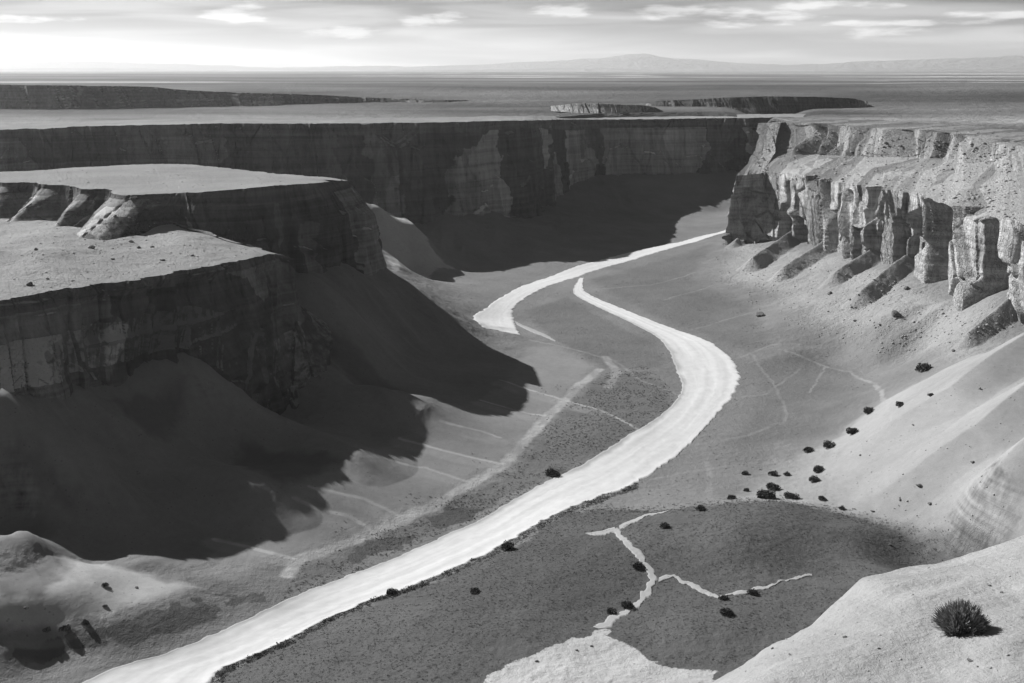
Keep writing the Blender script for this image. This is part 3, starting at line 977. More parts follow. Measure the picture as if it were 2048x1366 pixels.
band_cliff('back_scarp', [(-900, 158, 205, 1500), (-300, 164, 208, 1520), (20, 170, 212, 1560), (150, 171, 210, 1570), (300, 174, 208, 1600), (370, 180, 207, 1640), (500, 186, 208, 1700), (640, 190, 209, 1750),
                          (760, 196, 209, 1800), (945, 201, 209, 1850), (1000, 207, 209, 1870)], 501, 15)
band_cliff('back_scarp', [(820, 186, 190, 2500), (950, 184, 191, 2480), (1080, 187, 191, 2500), (1180, 188, 190, 2520)], 603, 8)
band_cliff('back_scarp', [(1290, 208, 214, 1700), (1320, 202, 228, 1650), (1400, 198, 232, 1620), (1480, 194, 240, 1590), (1560, 193, 240, 1570), (1640, 194, 232, 1590), (1705, 197, 214, 1620), (1740, 203, 208, 1640)], 531, 14)
band_cliff('back_scarp', [(1100, 212, 216, 1400), (1170, 206, 222, 1390), (1215, 208, 226, 1385), (1300, 212, 228, 1400), (1330, 222, 228, 1410)], 561, 4)

# far mountains
for nm, y_, pts in (('mountains', 31500, [(-300, 133), (0, 126), (200, 124), (400, 130), (620, 136), (800, 133), (1000, 128), (1130, 124), (1200, 116), (1265, 108), (1330, 116), (1420, 126), (1520, 132),
                                            (1700, 124), (1900, 117), (2100, 112), (2400, 124)]),
                    ('mountains', 24000, [(-300, 141), (0, 139), (300, 138), (520, 143), (700, 143), (1000, 139), (1200, 136), (1400, 141), (1600, 143), (1800, 139), (2050, 135), (2400, 140)])):
    pts = np.array(pts, float)
    pf = np.linspace(-300, 2400, 500)
    rf = np.interp(pf, pts[:, 0], pts[:, 1])
    kk = np.ones(15) / 15
    rf = np.convolve(np.pad(rf, 7, 'edge'), kk, 'valid')
    rows_ = []
    for f in np.linspace(0, 1, 24):
        h = np.sin(f * math.pi) ** 1.2
        yy = y_ * (0.92 + .2 * f)
        zt = CAM_H + (140 - rf) / FPX * y_
        z = 60 + (zt - 60) * h
        x = (pf - 1024) / FPX * yy
        z = z + (fbm(x / 900, np.full_like(x, yy) / 900, 4, 7) * 60 * h * (y_ / 31500))
        rows_.append(np.stack([x, np.full_like(x, yy), z], -1))
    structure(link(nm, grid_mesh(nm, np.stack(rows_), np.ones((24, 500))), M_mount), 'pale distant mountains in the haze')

# the ground all round, under and beyond the modelled valley
gxx, gyy = np.meshgrid(np.sinh(np.linspace(-5.2, 5.2, 120)) * 380, np.sinh(np.linspace(-3, 5.2, 120)) * 350)
gz = -4 + fbm(gxx / 60, gyy / 60, 3, 66) * .8
structure(link('desert_ground', grid_mesh('desert_ground', np.stack([gxx, gyy, gz], -1), np.full(gxx.shape, .9)), M_floor), 'plain desert ground under the whole valley')

# ------------------------------------------------------------------ sandy hill in front, lower right
edge = Wy((1330, 1420, 112), (1440, 1358, 117), (1505, 1318, 121), (1560, 1285, 125), (1610, 1256, 129), (1655, 1228, 133), (1695, 1196, 138), (1725, 1156, 144), (1780, 1138, 150), (1900, 1112, 157), (2031, 1073, 166), (2300, 990, 190), (3100, 800, 235))
mid_ = Wy((1300, 1470, 98), (1440, 1400, 102), (1540, 1350, 106), (1640, 1320, 109), (1720, 1290, 112), (1790, 1262, 115), (1840, 1240, 118), (1880, 1225, 121), (1950, 1200, 125), (2020, 1180, 129), (2100, 1150, 134), (2400, 1080, 150), (3200, 960, 185))
near = Wy((1250, 1740, 70), (1420, 1650, 74), (1550, 1600, 76), (1680, 1560, 78), (1780, 1530, 80), (1860, 1500, 82), (1920, 1480, 84), (1980, 1450, 86), (2060, 1420, 88), (2150, 1400, 91), (2250, 1370, 95), (2600, 1250, 110), (3500, 1150, 140))
drop = []
for p in edge:
    drop.append(np.array([p[0] - 14, p[1] + 20, max(p[2] - 76, 2)]))
dr2 = [np.array([p[0] - 2, p[1] + 3, p[2] - 4.5]) for p in edge]


def hill_z(X, Y, Wt, P):
    q = (X * .80 + Y * .6)
    r_ = (-X * .6 + Y * .80)
    return .95 * fbm(q / 30, r_ / 8, 2, 611) + .10 * fbm(X / 2.2, Y / 2.2, 3, 621) + .05 * fbm(X / .6, Y / .6, 2, 631) + .5 * fbm(X / 14, Y / 14, 2, 641)


hill = loft('foreground_hill', M_hill, [near, mid_, edge, dr2, drop], [0, 0, .6, .8, 1], [170, 170, 16, 20], 900, 2, 1,
            lambda S, Z, P: fbm(S / 9, Z / 30, 4, 651) * 1.3, [1.0, 1.0, 1.0, 1, 1], hill_z)
hill['label'] = 'pale sandy hill rising in the lower right foreground'


# ------------------------------------------------------------------ road, trails
def material_road():
    m = bpy.data.materials.new('pale_sand_road')
    m.use_nodes = True
    t = m.node_tree
    b = t.nodes['Principled BSDF']
    b.inputs['Roughness'].default_value = 0.9
    b.inputs['Specular IOR Level'].default_value = 0.15
    at = mk(t, 'ShaderNodeUVMap')
    mp = mk(t, 'ShaderNodeMapping')
    mp.inputs['Scale'].default_value = (9, .6, 1)
    t.links.new(at.outputs[0], mp.inputs[0])
    n_ = mk(t, 'ShaderNodeTexNoise')
    n_.inputs['Scale'].default_value = 1.0
    n_.inputs['Detail'].default_value = 5
    n_.inputs['Roughness'].default_value = .55
    n_.inputs['Distortion'].default_value = .6
    t.links.new(mp.outputs[0], n_.inputs['Vector'])
    g = mk(t, 'ShaderNodeNewGeometry')
    n2_ = mk(t, 'ShaderNodeTexNoise')
    n2_.inputs['Scale'].default_value = .25
    n2_.inputs['Detail'].default_value = 6
    t.links.new(g.outputs['Position'], n2_.inputs['Vector'])
    v = mathn(t, 'ADD', mathn(t, 'MULTIPLY', n_.outputs['Fac'], .7), mathn(t, 'MULTIPLY', n2_.outputs['Fac'], .3))
    ton = mk(t, 'ShaderNodeAttribute', attribute_name='tone')
    c = mathn(t, 'MULTIPLY', smooth(t, v, .3, .65, .44, .56, 'LINEAR'), ton.outputs['Fac'])
    cc = mk(t, 'ShaderNodeCombineColor')
    for i in range(3):
        t.links.new(c, cc.inputs[i])
    t.links.new(cc.outputs[0], b.inputs['Base Color'])
    bp = mk(t, 'ShaderNodeBump')
    bp.inputs['Strength'].default_value = .5
    bp.inputs['Distance'].default_value = .12
    t.links.new(v, bp.inputs['Height'])
    t.links.new(bp.outputs[0], b.inputs['Normal'])
    return m


M_road = material_road()


def fine_h(X, Y):
    """height of the built valley floor mesh"""
    jf = np.log(Y / 165) / math.log(1480 / 165) * (nv - 1)
    uf_ = (X / Y / 1.03 - u[0]) / (u[-1] - u[0]) * (nu - 1)
    jf = np.clip(jf, 0, nv - 1.001); uf_ = np.clip(uf_, 0, nu - 1.001)
    j = jf.astype(int); i = uf_.astype(int)
    a = jf - j; b_ = uf_ - i
    return (Zg[j, i] * (1 - a) + Zg[j + 1, i] * a) * (1 - b_) + (Zg[j, i + 1] * (1 - a) + Zg[j + 1, i + 1] * a) * b_


def ribbon(name, left, right, n_=700, m_=26, lift=.22, rag=.5, mat=None, tone_=1.0, ragR=None, label=None, seed=0, bank=None):
    left = np.array([list(hit(*p)) + [0] for p in left])
    right = np.array([list(hit(*p)) + [0] for p in right])
    t = np.linspace(0, len(left) - 1.0001, n_)
    A_ = catmull(left, t)[:, :2]
    B_ = catmull(right, np.linspace(0, len(right) - 1.0001, n_))[:, :2]
    s = np.concatenate([[0], np.cumsum(np.hypot(*np.diff((A_ + B_) / 2, axis=0).T))])
    d = B_ - A_
    ln = np.hypot(d[:, 0], d[:, 1])[:, None] + 1e-6
    d = d / ln
    A_ = A_ - d * (fbm(s / 3.0, s * 0, 4, 700 + seed) * rag)[:, None]
    B_ = B_ + d * (fbm(s / 3.0, s * 0 + 9, 4, 710 + seed) * (ragR or rag))[:, None]
    f = np.linspace(0, 1, m_)[:, None, None]
    P2 = A_[None] * (1 - f) + B_[None] * f
    X, Y = P2[..., 0], P2[..., 1]
    Z = fine_h(X, Y) + lift
    # edges dive into the ground
    ed = np.minimum(f[..., 0], 1 - f[..., 0])
    Z = Z - (ed < 1e-6) * (lift + .3)
    P = np.stack([X, Y, Z], -1)
    tn = tone_ * np.ones(X.shape)
    if bank:
        tn = bank(f[..., 0] + 0 * X, s[None] + 0 * X, tn)
    me_ = grid_mesh(name, P, tn)
    uv = me_.uv_layers.new(name='UVMap')
    vi = np.empty(len(me_.loops), np.int32)
    me_.loops.foreach_get('vertex_index', vi)
    FF = np.broadcast_to(f[..., 0], X.shape).reshape(-1)
    SS = np.broadcast_to(s[None] / 40, X.shape).reshape(-1)
    uv.data.foreach_set('uv', np.stack([FF[vi], SS[vi]], -1).reshape(-1).astype(np.float32))
    o = structure(link(name, me_, mat or M_road), label)
    return o, A_, B_


def road_bank(f, s, tn):
    # a darker strip along the left edge, fainter wheel lanes
    k = sstep(.16, .02, f + .05 * fbm(s / 14, f * 0, 2, 3))
    return tn * (1 - .42 * k) * (1 + .04 * np.sin(f * 22))


road, roadL, roadR = ribbon('dirt_road',
    [(120, 1385), (215, 1342), (380, 1290), (540, 1212), (700, 1150), (860, 1085), (1000, 1015), (1130, 945), (1240, 880), (1320, 830), (1362, 780), (1350, 740), (1335, 700), (1310, 672), (1250, 640), (1190, 612), (1150, 590), (1148, 575), (1160, 556)],
    [(400, 1400), (440, 1345), (560, 1290), (700, 1220), (850, 1165), (1000, 1095), (1100, 1035), (1230, 985), (1310, 945), (1380, 890), (1450, 815), (1480, 765), (1468, 725), (1420, 685), (1340, 655), (1250, 620), (1190, 595), (1166, 578), (1168, 556)],
    n_=1100, m_=40, rag=.9, ragR=1.6, label='bright white dirt road bending through the valley', bank=road_bank)
wash, washL, washR = ribbon('dirt_road',
    [(1455, 458), (1380, 478), (1300, 496), (1200, 520), (1120, 545), (1050, 570), (1000, 595), (975, 615), (945, 633), (958, 650), (990, 661), (1036, 671)],
    [(1455, 464), (1395, 483), (1320, 504), (1230, 530), (1160, 552), (1100, 572), (1055, 595), (1030, 615), (1028, 635), (1032, 652), (1036, 663), (1041, 671)],
    n_=600, m_=24, rag=1.6, seed=3, label='far stretch of white road running to the foot of the cliffs')
trail_specs = [
    ([(1028, 640), (1060, 655), (1090, 668), (1112, 682)], [(1034, 650), (1060, 664), (1088, 675), (1110, 684)], 'thin pale spur of the far road below the shadow'),
    ([(1222, 1062), (1246, 1090), (1272, 1116), (1292, 1145), (1292, 1172), (1268, 1205), (1222, 1235), (1185, 1257)],
     [(1236, 1052), (1258, 1082), (1288, 1112), (1314, 1152), (1308, 1183), (1278, 1218), (1238, 1245), (1203, 1263)], 'pale dirt path winding through the dark scrub'),
    ([(1170, 1066), (1200, 1060), (1228, 1052)], [(1172, 1070), (1205, 1068), (1235, 1062)], 'short pale path joining the scrub path at its top'),
    ([(1238, 1050), (1290, 1030), (1340, 1020)], [(1240, 1060), (1292, 1036), (1342, 1023)], 'thin pale path leading back from the scrub path'),
    ([(1318, 1156), (1345, 1150), (1372, 1160), (1410, 1178), (1440, 1192)], [(1316, 1168), (1342, 1158), (1368, 1168), (1405, 1188), (1436, 1198)], 'pale side path branching right across the scrub'),
    ([(1440, 1192), (1500, 1180), (1560, 1164), (1622, 1148)], [(1440, 1198), (1502, 1186), (1562, 1170), (1624, 1154)], 'thin pale path climbing the dark scrub hill'),
]
for i, (a, b_, lb) in enumerate(trail_specs):
    ribbon('dirt_path', a, b_, n_=520, m_=8, rag=1.7, lift=.15, tone_=.6, seed=20 + i, label=lb)

# ------------------------------------------------------------------ plants and stones
def plain_mat(name, c0, c1, scale=3.0, bump=0.05):
    m = bpy.data.materials.new(name)
    m.use_nodes = True
    t = m.node_tree
    b = t.nodes['Principled BSDF']
    b.inputs['Roughness'].default_value = .9
    b.inputs['Specular IOR Level'].default_value = .1
    g = mk(t, 'ShaderNodeNewGeometry')
    n_ = mk(t, 'ShaderNodeTexNoise')
    n_.inputs['Scale'].default_value = scale
    n_.inputs['Detail'].default_value = 5
    t.links.new(g.outputs['Position'], n_.inputs['Vector'])
    v = mathn(t, 'ADD', n_.outputs['Fac'], mathn(t, 'MULTIPLY', mathn(t, 'SUBTRACT', g.outputs['Random Per Island'], .5), .35))
    c = smooth(t, v, .3, .7, c0, c1, 'LINEAR')
    cc = mk(t, 'ShaderNodeCombineColor')
    for i in range(3):
        t.links.new(c, cc.inputs[i])
    t.links.new(cc.outputs[0], b.inputs['Base Color'])
    bp = mk(t, 'ShaderNodeBump')
    bp.inputs['Strength'].default_value = .6
    bp.inputs['Distance'].default_value = bump
    t.links.new(n_.outputs['Fac'], bp.inputs['Height'])
    t.links.new(bp.outputs[0], b.inputs['Normal'])
    return m


M_leaf = plain_mat('dry_foliage', .04, .10, 4)
M_scrub = plain_mat('low_scrub', .085, .17, 1.2)
M_wood = plain_mat('grey_wood', .05, .10, 8)
M_stone = plain_mat('dark_stone', .06, .15, 2.0, .2)
M_pale = plain_mat('pale_stone', .2, .33, 2.0, .2)


def tris_mesh(name, V, Fc):
    me_ = bpy.data.meshes.new(name)
    k = Fc.shape[1]
    me_.vertices.add(len(V))
    me_.vertices.foreach_set('co', V.reshape(-1).astype(np.float32))
    me_.loops.add(Fc.size)
    me_.loops.foreach_set('vertex_index', Fc.reshape(-1).astype(np.int32))
    me_.polygons.add(len(Fc))
    me_.polygons.foreach_set('loop_start', (np.arange(len(Fc)) * k).astype(np.int32))
    me_.update(calc_edges=True)
    return me_


def leaf_cloud(n_, rx, ry, rz, size, seed, flat=True):
    """many small leaf blades on an uneven dome"""
    r_ = np.random.default_rng(seed)
    lob = r_.normal(size=(9, 3))
    lob[:, 2] = np.abs(lob[:, 2]) * .8
    lob /= np.linalg.norm(lob, axis=1)[:, None]
    d = r_.normal(size=(n_, 3))
    d[:, 2] = np.abs(d[:, 2])
    d /= np.linalg.norm(d, axis=1)[:, None]
    rad = .62 + .38 * np.max((d @ lob.T) ** 7, axis=1)
    rad *= r_.random(n_) ** .35
    c_ = d * rad[:, None] * np.array([rx, ry, rz])
    c_[:, 2] += .05 * rz
    a = r_.normal(size=(n_, 3)); a /= np.linalg.norm(a, axis=1)[:, None]
    a = a * .6 + d * .9
    a /= np.linalg.norm(a, axis=1)[:, None]
    b_ = np.cross(a, r_.normal(size=(n_, 3))); b_ /= np.linalg.norm(b_, axis=1)[:, None]
    s_ = size * (.6 + .8 * r_.random(n_))[:, None]
    V = np.stack([c_ - b_ * s_ * .35, c_ + a * s_ * .6, c_ + b_ * s_ * .35, c_ - a * s_ * .6], 1).reshape(-1, 3)
    F_ = np.arange(n_ * 4).reshape(-1, 4)
    return V, F_


def stem_mesh(name, seed, h, n_=7, r0=.06):
    r_ = random.Random(seed)
    bm = bmesh.new()
    for k in range(n_):
        a = r_.uniform(0, 6.283)
        tilt = r_.uniform(.2, .9)
        p = Vector((0, 0, -.3 * h)); rad = r0
        dirv = Vector((math.cos(a) * tilt, math.sin(a) * tilt, 1)).normalized()
        prev = None
        for s_ in range(4):
            q = dirv.to_track_quat('Z', 'Y')
            ring = [bm.verts.new(p + q @ Vector((math.cos(j * math.pi / 2.5) * rad, math.sin(j * math.pi / 2.5) * rad, 0))) for j in range(5)]
            if prev:
                for j in range(5):
                    bm.faces.new((prev[j], prev[(j + 1) % 5], ring[(j + 1) % 5], ring[j]))
            prev = ring
            p = p + dirv * h * .33
            dirv = (dirv + Vector((r_.uniform(-.3, .3), r_.uniform(-.3, .3), .1))).normalized()
            rad *= .65
    me_ = bpy.data.meshes.new(name)
    bm.to_mesh(me_); bm.free()
    return me_


def shrub_proto(seed, n_=900):
    V, F_ = leaf_cloud(n_, 1, 1, .85, .14, seed)
    return tris_mesh('foliage', V, F_), stem_mesh('stem', seed, .7)


protos = [shrub_proto(s_) for s_ in (11, 12, 13, 14)]


def empty(name, loc, label, cat, group=None, rz=0, sc=(1, 1, 1)):
    o = bpy.data.objects.new(name, None)
    C.objects.link(o)
    o.empty_display_size = .5
    o.location = loc
    o.rotation_euler = (0, 0, rz)
    o.scale = sc
    o['label'] = label
    o['category'] = cat
    if group:
        o['group'] = group
    return o


bpy.context.view_layer.update()
deps = bpy.context.evaluated_depsgraph_get()


def land(px, py):
    """where the line of sight meets the built ground"""
    d = Vector(ray(px, py)).normalized()
    ok, loc, nrm, idx, ob, _ = scene.ray_cast(deps, Vector((0, 0, CAM_H)), d)
    return loc if ok else None


SHRUBS = [  # px, py (foot), width px, label
    (1402, 1020, 24, 'round dark shrub at the far edge of the dark scrub, nearest the trail end'),
    (1463, 998, 22, 'small dark shrub just right of the round shrub on the scrub edge'),
    (1530, 996, 46, 'broad dark shrub at the foot of the pale slope, widest of its row'),
    (1545, 978, 34, 'greyish shrub touching the broad dark shrub from behind'),
    (1583, 996, 32, 'flat dark shrub right of the broad shrub on pale sand'),
    (1645, 1000, 20, 'upright oval shrub alone on pale sand above the scrub'),
    (1684, 1018, 14, 'tiny shrub on pale sand, rightmost above the dark scrub'),
    (1490, 948, 16, 'small shrub on grey flats left of the shrub cluster'),
    (1493, 982, 16, 'small faint shrub directly behind the scrub edge'),
    (1546, 950, 22, 'grey shrub in the sandy clearing, left of a smaller one'),
    (1574, 950, 16, 'small shrub in the sandy clearing, right of a grey one'),
    (1628, 962, 26, 'low flat shrub below the dark leaning shrub'),
    (1636, 942, 30, 'dark leaning shrub at the tip of the pale slope'),
    (1616, 902, 26, 'low shrub on grey ground left of the ridge foot'),
    (1657, 894, 32, 'dark shrub where the pale slope meets the grey flats'),
    (1705, 868, 30, 'dark bushy shrub halfway up the edge of the pale slope'),
    (1737, 826, 28, 'dark shrub above the others beside the curved track'),
    (1800, 812, 22, 'low faint shrub on the upper edge of the pale slope'),
    (1862, 792, 16, 'small shrub highest on the edge of the pale slope'),
    (1452, 1228, 30, 'dark shrub on the scrub hill below the side path'),
    (1505, 1188, 24, 'shrub standing on the thin path across the dark hill'),
    (1447, 1198, 22, 'small shrub at the end of the side path'),
    (1222, 1226, 26, 'left shrub of the pair beside the lower scrub path'),
    (1254, 1214, 30, 'right shrub of the pair beside the lower scrub path'),
    (1275, 1134, 26, 'dark shrub against the left bend of the scrub path'),
    (1105, 950, 34, 'dark bush on the grassy bank left of the road'),
    (783, 1188, 30, 'round bush bulging over the lower edge of the road'),
    (1015, 1098, 34, 'round dark bush overhanging the road beside a pale patch'),
    (1848, 742, 40, 'broad low bush at the foot of the scree'),
    (130, 1260, 24, 'dark low bush on the bottom left river bank'),
    (95, 1262, 16, 'smaller bush beside the low bush on the river bank'),
    (210, 1172, 16, 'tiny bush alone on the pale knoll, bottom left'),
    (172, 1248, 18, 'curved low bush at the foot of the pale knoll'),
    (950, 1185, 26, 'small bush rising out of the dark scrub below the road'),
    (1330, 1055, 24, 'low bush at the top of the scrub path'),
]
for i, (px, py, w_, lb) in enumerate(SHRUBS):
    p = land(px, py)
    if p is None:
        continue
    dist = (p - Vector((0, 0, CAM_H))).length
    r_ = w_ / FPX * dist / 2
    e = empty('shrub', p, lb, 'shrub', 'shrubs scattered over the valley', random.uniform(0, 6.28), (r_ * random.uniform(.95, 1.15), r_ * .95, r_ * random.uniform(.9, 1.2)))
    fm, sm = protos[i % 4]
    link('foliage', fm, None, e)
    link('stem', sm, None, e)
for fm, sm in protos:
    fm.materials.append(M_leaf)
    sm.materials.append(M_wood)


# stones
def stone_mesh(seed, blocky=.5):
    r_ = np.random.default_rng(seed)
    bm = bmesh.new()
    bmesh.ops.create_icosphere(bm, subdivisions=3, radius=1)
    planes = r_.normal(size=(9, 3))
    planes /= np.linalg.norm(planes, axis=1)[:, None]
    hh = r_.uniform(.55, .9, 9)
    for v in bm.verts:
        c_ = np.array(v.co)
        for p_, h_ in zip(planes, hh):
            dd = c_ @ p_ - h_
            if dd > 0:
                c_ = c_ - p_ * dd
        c_ = c_ * (1 + .05 * math.sin(c_[0] * 7 + seed) * math.cos(c_[1] * 9))
        v.co = c_ * np.array([1.1, .9, .75])
    me_ = bpy.data.meshes.new('boulder')
    bm.to_mesh(me_); bm.free()
    return me_


stones = [stone_mesh(s_) for s_ in range(31, 36)]
for s_ in stones:
    s_.materials.append(M_stone)
pale_stones = [stone_mesh(s_) for s_ in (41, 42)]
for s_ in pale_stones:
    s_.materials.append(M_pale)
BOULD = [
    (1520, 632, 22, 0, 'dark boulder alone on the valley side below the ledges'),
    (1790, 630, 20, 0, 'dark boulder at the foot of the tall right cliff'),
    (1812, 578, 14, 0, 'small boulder under the cliff, above the dark boulder'),
    (1660, 588, 14, 0, 'boulder at the lower end of a shaded rib of scree'),
    (1455, 478, 26, 0, 'dark block leaning on the leftmost foot of the ledges'),
    (1710, 642, 8, 0, 'tiny dark stone in the middle of the right scree'),
    (1700, 600, 8, 0, 'tiny dark stone high on the right scree'),
    (1907, 702, 10, 0, 'small black stone low on the right scree'),
    (1760, 650, 8, 0, 'tiny stone between two ribs of scree'),
    (268, 398, 16, 0, 'dark round stone set in the lit gap below the far mesa top'),
    (225, 519, 9, 0, 'small dark stone left of centre on the near mesa top'),
    (278, 496, 9, 0, 'small dark stone in the middle of the near mesa top'),
    (305, 495, 7, 0, 'tiny dark stone right of the middle stone on the near mesa'),
    (325, 521, 10, 0, 'flat dark stone near the front edge of the near mesa'),
    (385, 512, 8, 0, 'dark stone beside the crack near the mesa corner'),
    (95, 558, 8, 0, 'tiny dark stone on the left part of the near mesa'),
    (60, 570, 16, 0, 'dark stone pile at the left end of the near mesa'),
    (262, 484, 10, 1, 'small white stone near the centre of the near mesa top'),
    (183, 497, 14, 1, 'flat white stone on the near mesa beside the ridge'),
    (230, 433, 9, 0, 'dark stone at the peak of the near mesa'),
    (260, 437, 9, 0, 'dark stone just right of the peak of the near mesa'),
    (72, 500, 9, 0, 'dark stone on the bright left face of the near mesa'),
    (210, 1213, 9, 0, 'small black stone on the pale knoll, bottom left'),
    (273, 1175, 7, 0, 'tiny black stone on the right flank of the pale knoll'),
    (52, 1217, 10, 0, 'black stone at the left end of the pale knoll'),
    (1073, 1323, 8, 0, 'small black stone on the pale knoll at the bottom'),
    (1153, 1301, 6, 0, 'tiny upright stone on the pale knoll at the bottom'),
    (1183, 1293, 6, 0, 'tiny stone rightmost of those on the bottom pale knoll'),
    (1745, 1023, 8, 0, 'black stone at the toe of the pale slope'),
    (1800, 1000, 7, 0, 'small stone up the pale slope from the toe'),
    (1838, 972, 12, 0, 'dark stone on the middle of the pale slope'),
    (1945, 925, 9, 0, 'small curved dark stone high on the pale slope'),
    (1720, 911, 6, 0, 'tiny stone on the first ridge of the pale slope'),
    (1826, 850, 6, 0, 'tiny stone on the upper pale slope'),
    (1960, 778, 6, 0, 'tiny black stone near the top of the pale slope'),
    (1780, 1090, 7, 0, 'tiny black stone on the far part of the dark hill'),
    (1860, 1008, 9, 0, 'small dark stone above the fold of the pale slope'),
    (1545, 1298, 7, 0, 'tiny stone on the rim of the foreground hill, left end'),
    (1580, 1310, 7, 0, 'small black stone on the left part of the foreground hill'),
    (1690, 1275, 9, 0, 'black stone in the middle of the foreground hill'),
    (1980, 1172, 7, 0, 'small stone above the large bush on the foreground hill'),
    (2004, 1186, 7, 0, 'small stone right of and above the large bush'),
    (1758, 1298, 6, 0, 'tiny stone below the middle of the foreground hill'),
    (1940, 1322, 12, 0, 'dark stone below the large bush'),
]
for i, (px, py, w_, pale, lb) in enumerate(BOULD):
    p = land(px, py)
    if p is None:
        continue
    dist = (p - Vector((0, 0, CAM_H))).length
    r_ = w_ / FPX * dist / 2
    o = link('boulder', pale_stones[i % 2] if pale else stones[i % 5])
    o.location = p + Vector((0, 0, r_ * .25))
    o.rotation_euler = (0, 0, random.uniform(0, 6.28))
    o.scale = (r_, r_ * random.uniform(.8, 1.1), r_ * random.uniform(.6, .95))
    o['label'] = lb
    o['category'] = 'boulder'
    o['group'] = 'loose stones on the rock and sand'

# the big bristly bush in front
p = land(1922, 1262)
dist = (p - Vector((0, 0, CAM_H))).length
BR = 92 / FPX * dist / 2
bush = empty('bush', p, 'large bristly dark bush casting a shadow on the foreground hill', 'bush')
r_ = np.random.default_rng(5)
nb = 9500
d = r_.normal(size=(nb, 3)); d[:, 2] = np.abs(d[:, 2]) * 1.2 + .05
d /= np.linalg.norm(d, axis=1)[:, None]
az0 = np.arctan2(d[:, 1], d[:, 0])
lobe = 1 + .16 * np.sin(az0 * 5 + 1) * (1 - d[:, 2]) + .12 * np.sin(az0 * 9 + d[:, 2] * 8)
r1 = BR * lobe * (.55 + .5 * r_.random(nb))
r0 = r1 * (.45 + .3 * r_.random(nb))
ax = d + r_.normal(size=(nb, 3)) * .22
ax[:, 2] += .25
ax /= np.linalg.norm(ax, axis=1)[:, None]
P0 = d * r0[:, None]
P1 = P0 + ax * (r1 - r0)[:, None]
sd_ = np.cross(ax, r_.normal(size=(nb, 3))); sd_ /= np.linalg.norm(sd_, axis=1)[:, None]
w_ = (.028 * BR) * (.6 + .8 * r_.random(nb))[:, None]
V = np.stack([P0 - sd_ * w_, P0 + sd_ * w_, P1 + sd_ * w_ * .2, P1 - sd_ * w_ * .2], 1).reshape(-1, 3)
V[:, 2] = V[:, 2] * 1.2 - .03 * BR
link('foliage', tris_mesh('foliage', V, np.arange(nb * 4).reshape(-1, 4)), plain_mat('bristly_twigs', .16, .34, 4), bush)
link('stem', stem_mesh('stem', 77, BR * .8, 14, .035 * BR), M_wood, bush)


# low scrub: nobody could count it
def scatter(name, pts, sizes, nleaf, mat, label, cat, seed):
    r_ = np.random.default_rng(seed)
    Vs = []
    protoV = [leaf_cloud(nleaf, 1, 1, .6, .36, seed + k)[0] for k in range(8)]
    k = r_.integers(0, 8, len(pts))
    ang = r_.random(len(pts)) * 6.283
    for i in range(len(pts)):
        v = protoV[k[i]]
        ca, sa = math.cos(ang[i]), math.sin(ang[i])
        q = np.empty_like(v)
        q[:, 0] = (v[:, 0] * ca - v[:, 1] * sa) * sizes[i]
        q[:, 1] = (v[:, 0] * sa + v[:, 1] * ca) * sizes[i]
        q[:, 2] = v[:, 2] * sizes[i]
        Vs.append(q + pts[i])
    V = np.concatenate(Vs)
    o = link(name, tris_mesh(name, V, np.arange(len(V)).reshape(-1, 4)), mat)
    o['kind'] = 'stuff'
    o['label'] = label
    o['category'] = cat
    return o


roadpoly = [tuple(q) for q in roadL] + [tuple(q) for q in roadR[::-1]]
pathpoly = hitl([(1215, 1062), (1240, 1090), (1265, 1112), (1283, 1140), (1285, 1170), (1262, 1205), (1215, 1237), (1180, 1258), (1205, 1264), (1240, 1248), (1280, 1222), (1312, 1185), (1318, 1152), (1290, 1110),
                 (1258, 1080), (1240, 1048)])
knoll = hitl([(1192, 1262), (1205, 1262), (1250, 1290), (1320, 1330), (1400, 1342), (1440, 1352), (1400, 1390), (960, 1390), (985, 1350), (1100, 1292)])
SP = np.array(hitl(SCRUB))
cand = np.column_stack([rng.uniform(SP[:, 0].min(), SP[:, 0].max(), 120000), rng.uniform(SP[:, 1].min(), SP[:, 1].max(), 120000)])
m = in_poly(SP, cand[:, 0], cand[:, 1]) & ~in_poly(roadpoly, cand[:, 0], cand[:, 1]) & ~in_poly(pathpoly, cand[:, 0], cand[:, 1]) & ~in_poly(knoll, cand[:, 0], cand[:, 1])
cand = cand[m]
dens = vnoise(cand[:, 0] / 9, cand[:, 1] / 4, None, 801) * .6 + vnoise(cand[:, 0] / 28, cand[:, 1] / 18, None, 802) * .6
cand = cand[dens > .34][:38000]
pz = np.column_stack([cand, fine_h(cand[:, 0], cand[:, 1])])
sz_ = .13 + .36 * rng.random(len(pz)) ** 4
# ragged fringe of brush over the lower road edge
i0 = [q for q in range(40, 700, 1)]
fr = []
fs = []
for q in i0:
    bx, by = roadR[q]
    dxy = (roadR[q] - roadL[q]); dxy = dxy / (np.hypot(*dxy) + 1e-6)
    if by > 385:
        break
    for k in range(4):
        o_ = rng.uniform(-.4, 3.0)
        fr.append((bx + dxy[0] * o_ + rng.normal() * .3, by + dxy[1] * o_ + rng.normal() * .3))
        fs.append(rng.uniform(.25, .9) * (1.25 if vnoise(np.array([bx / 6]), np.array([by / 6]), None, 9)[0] > .5 else .8))
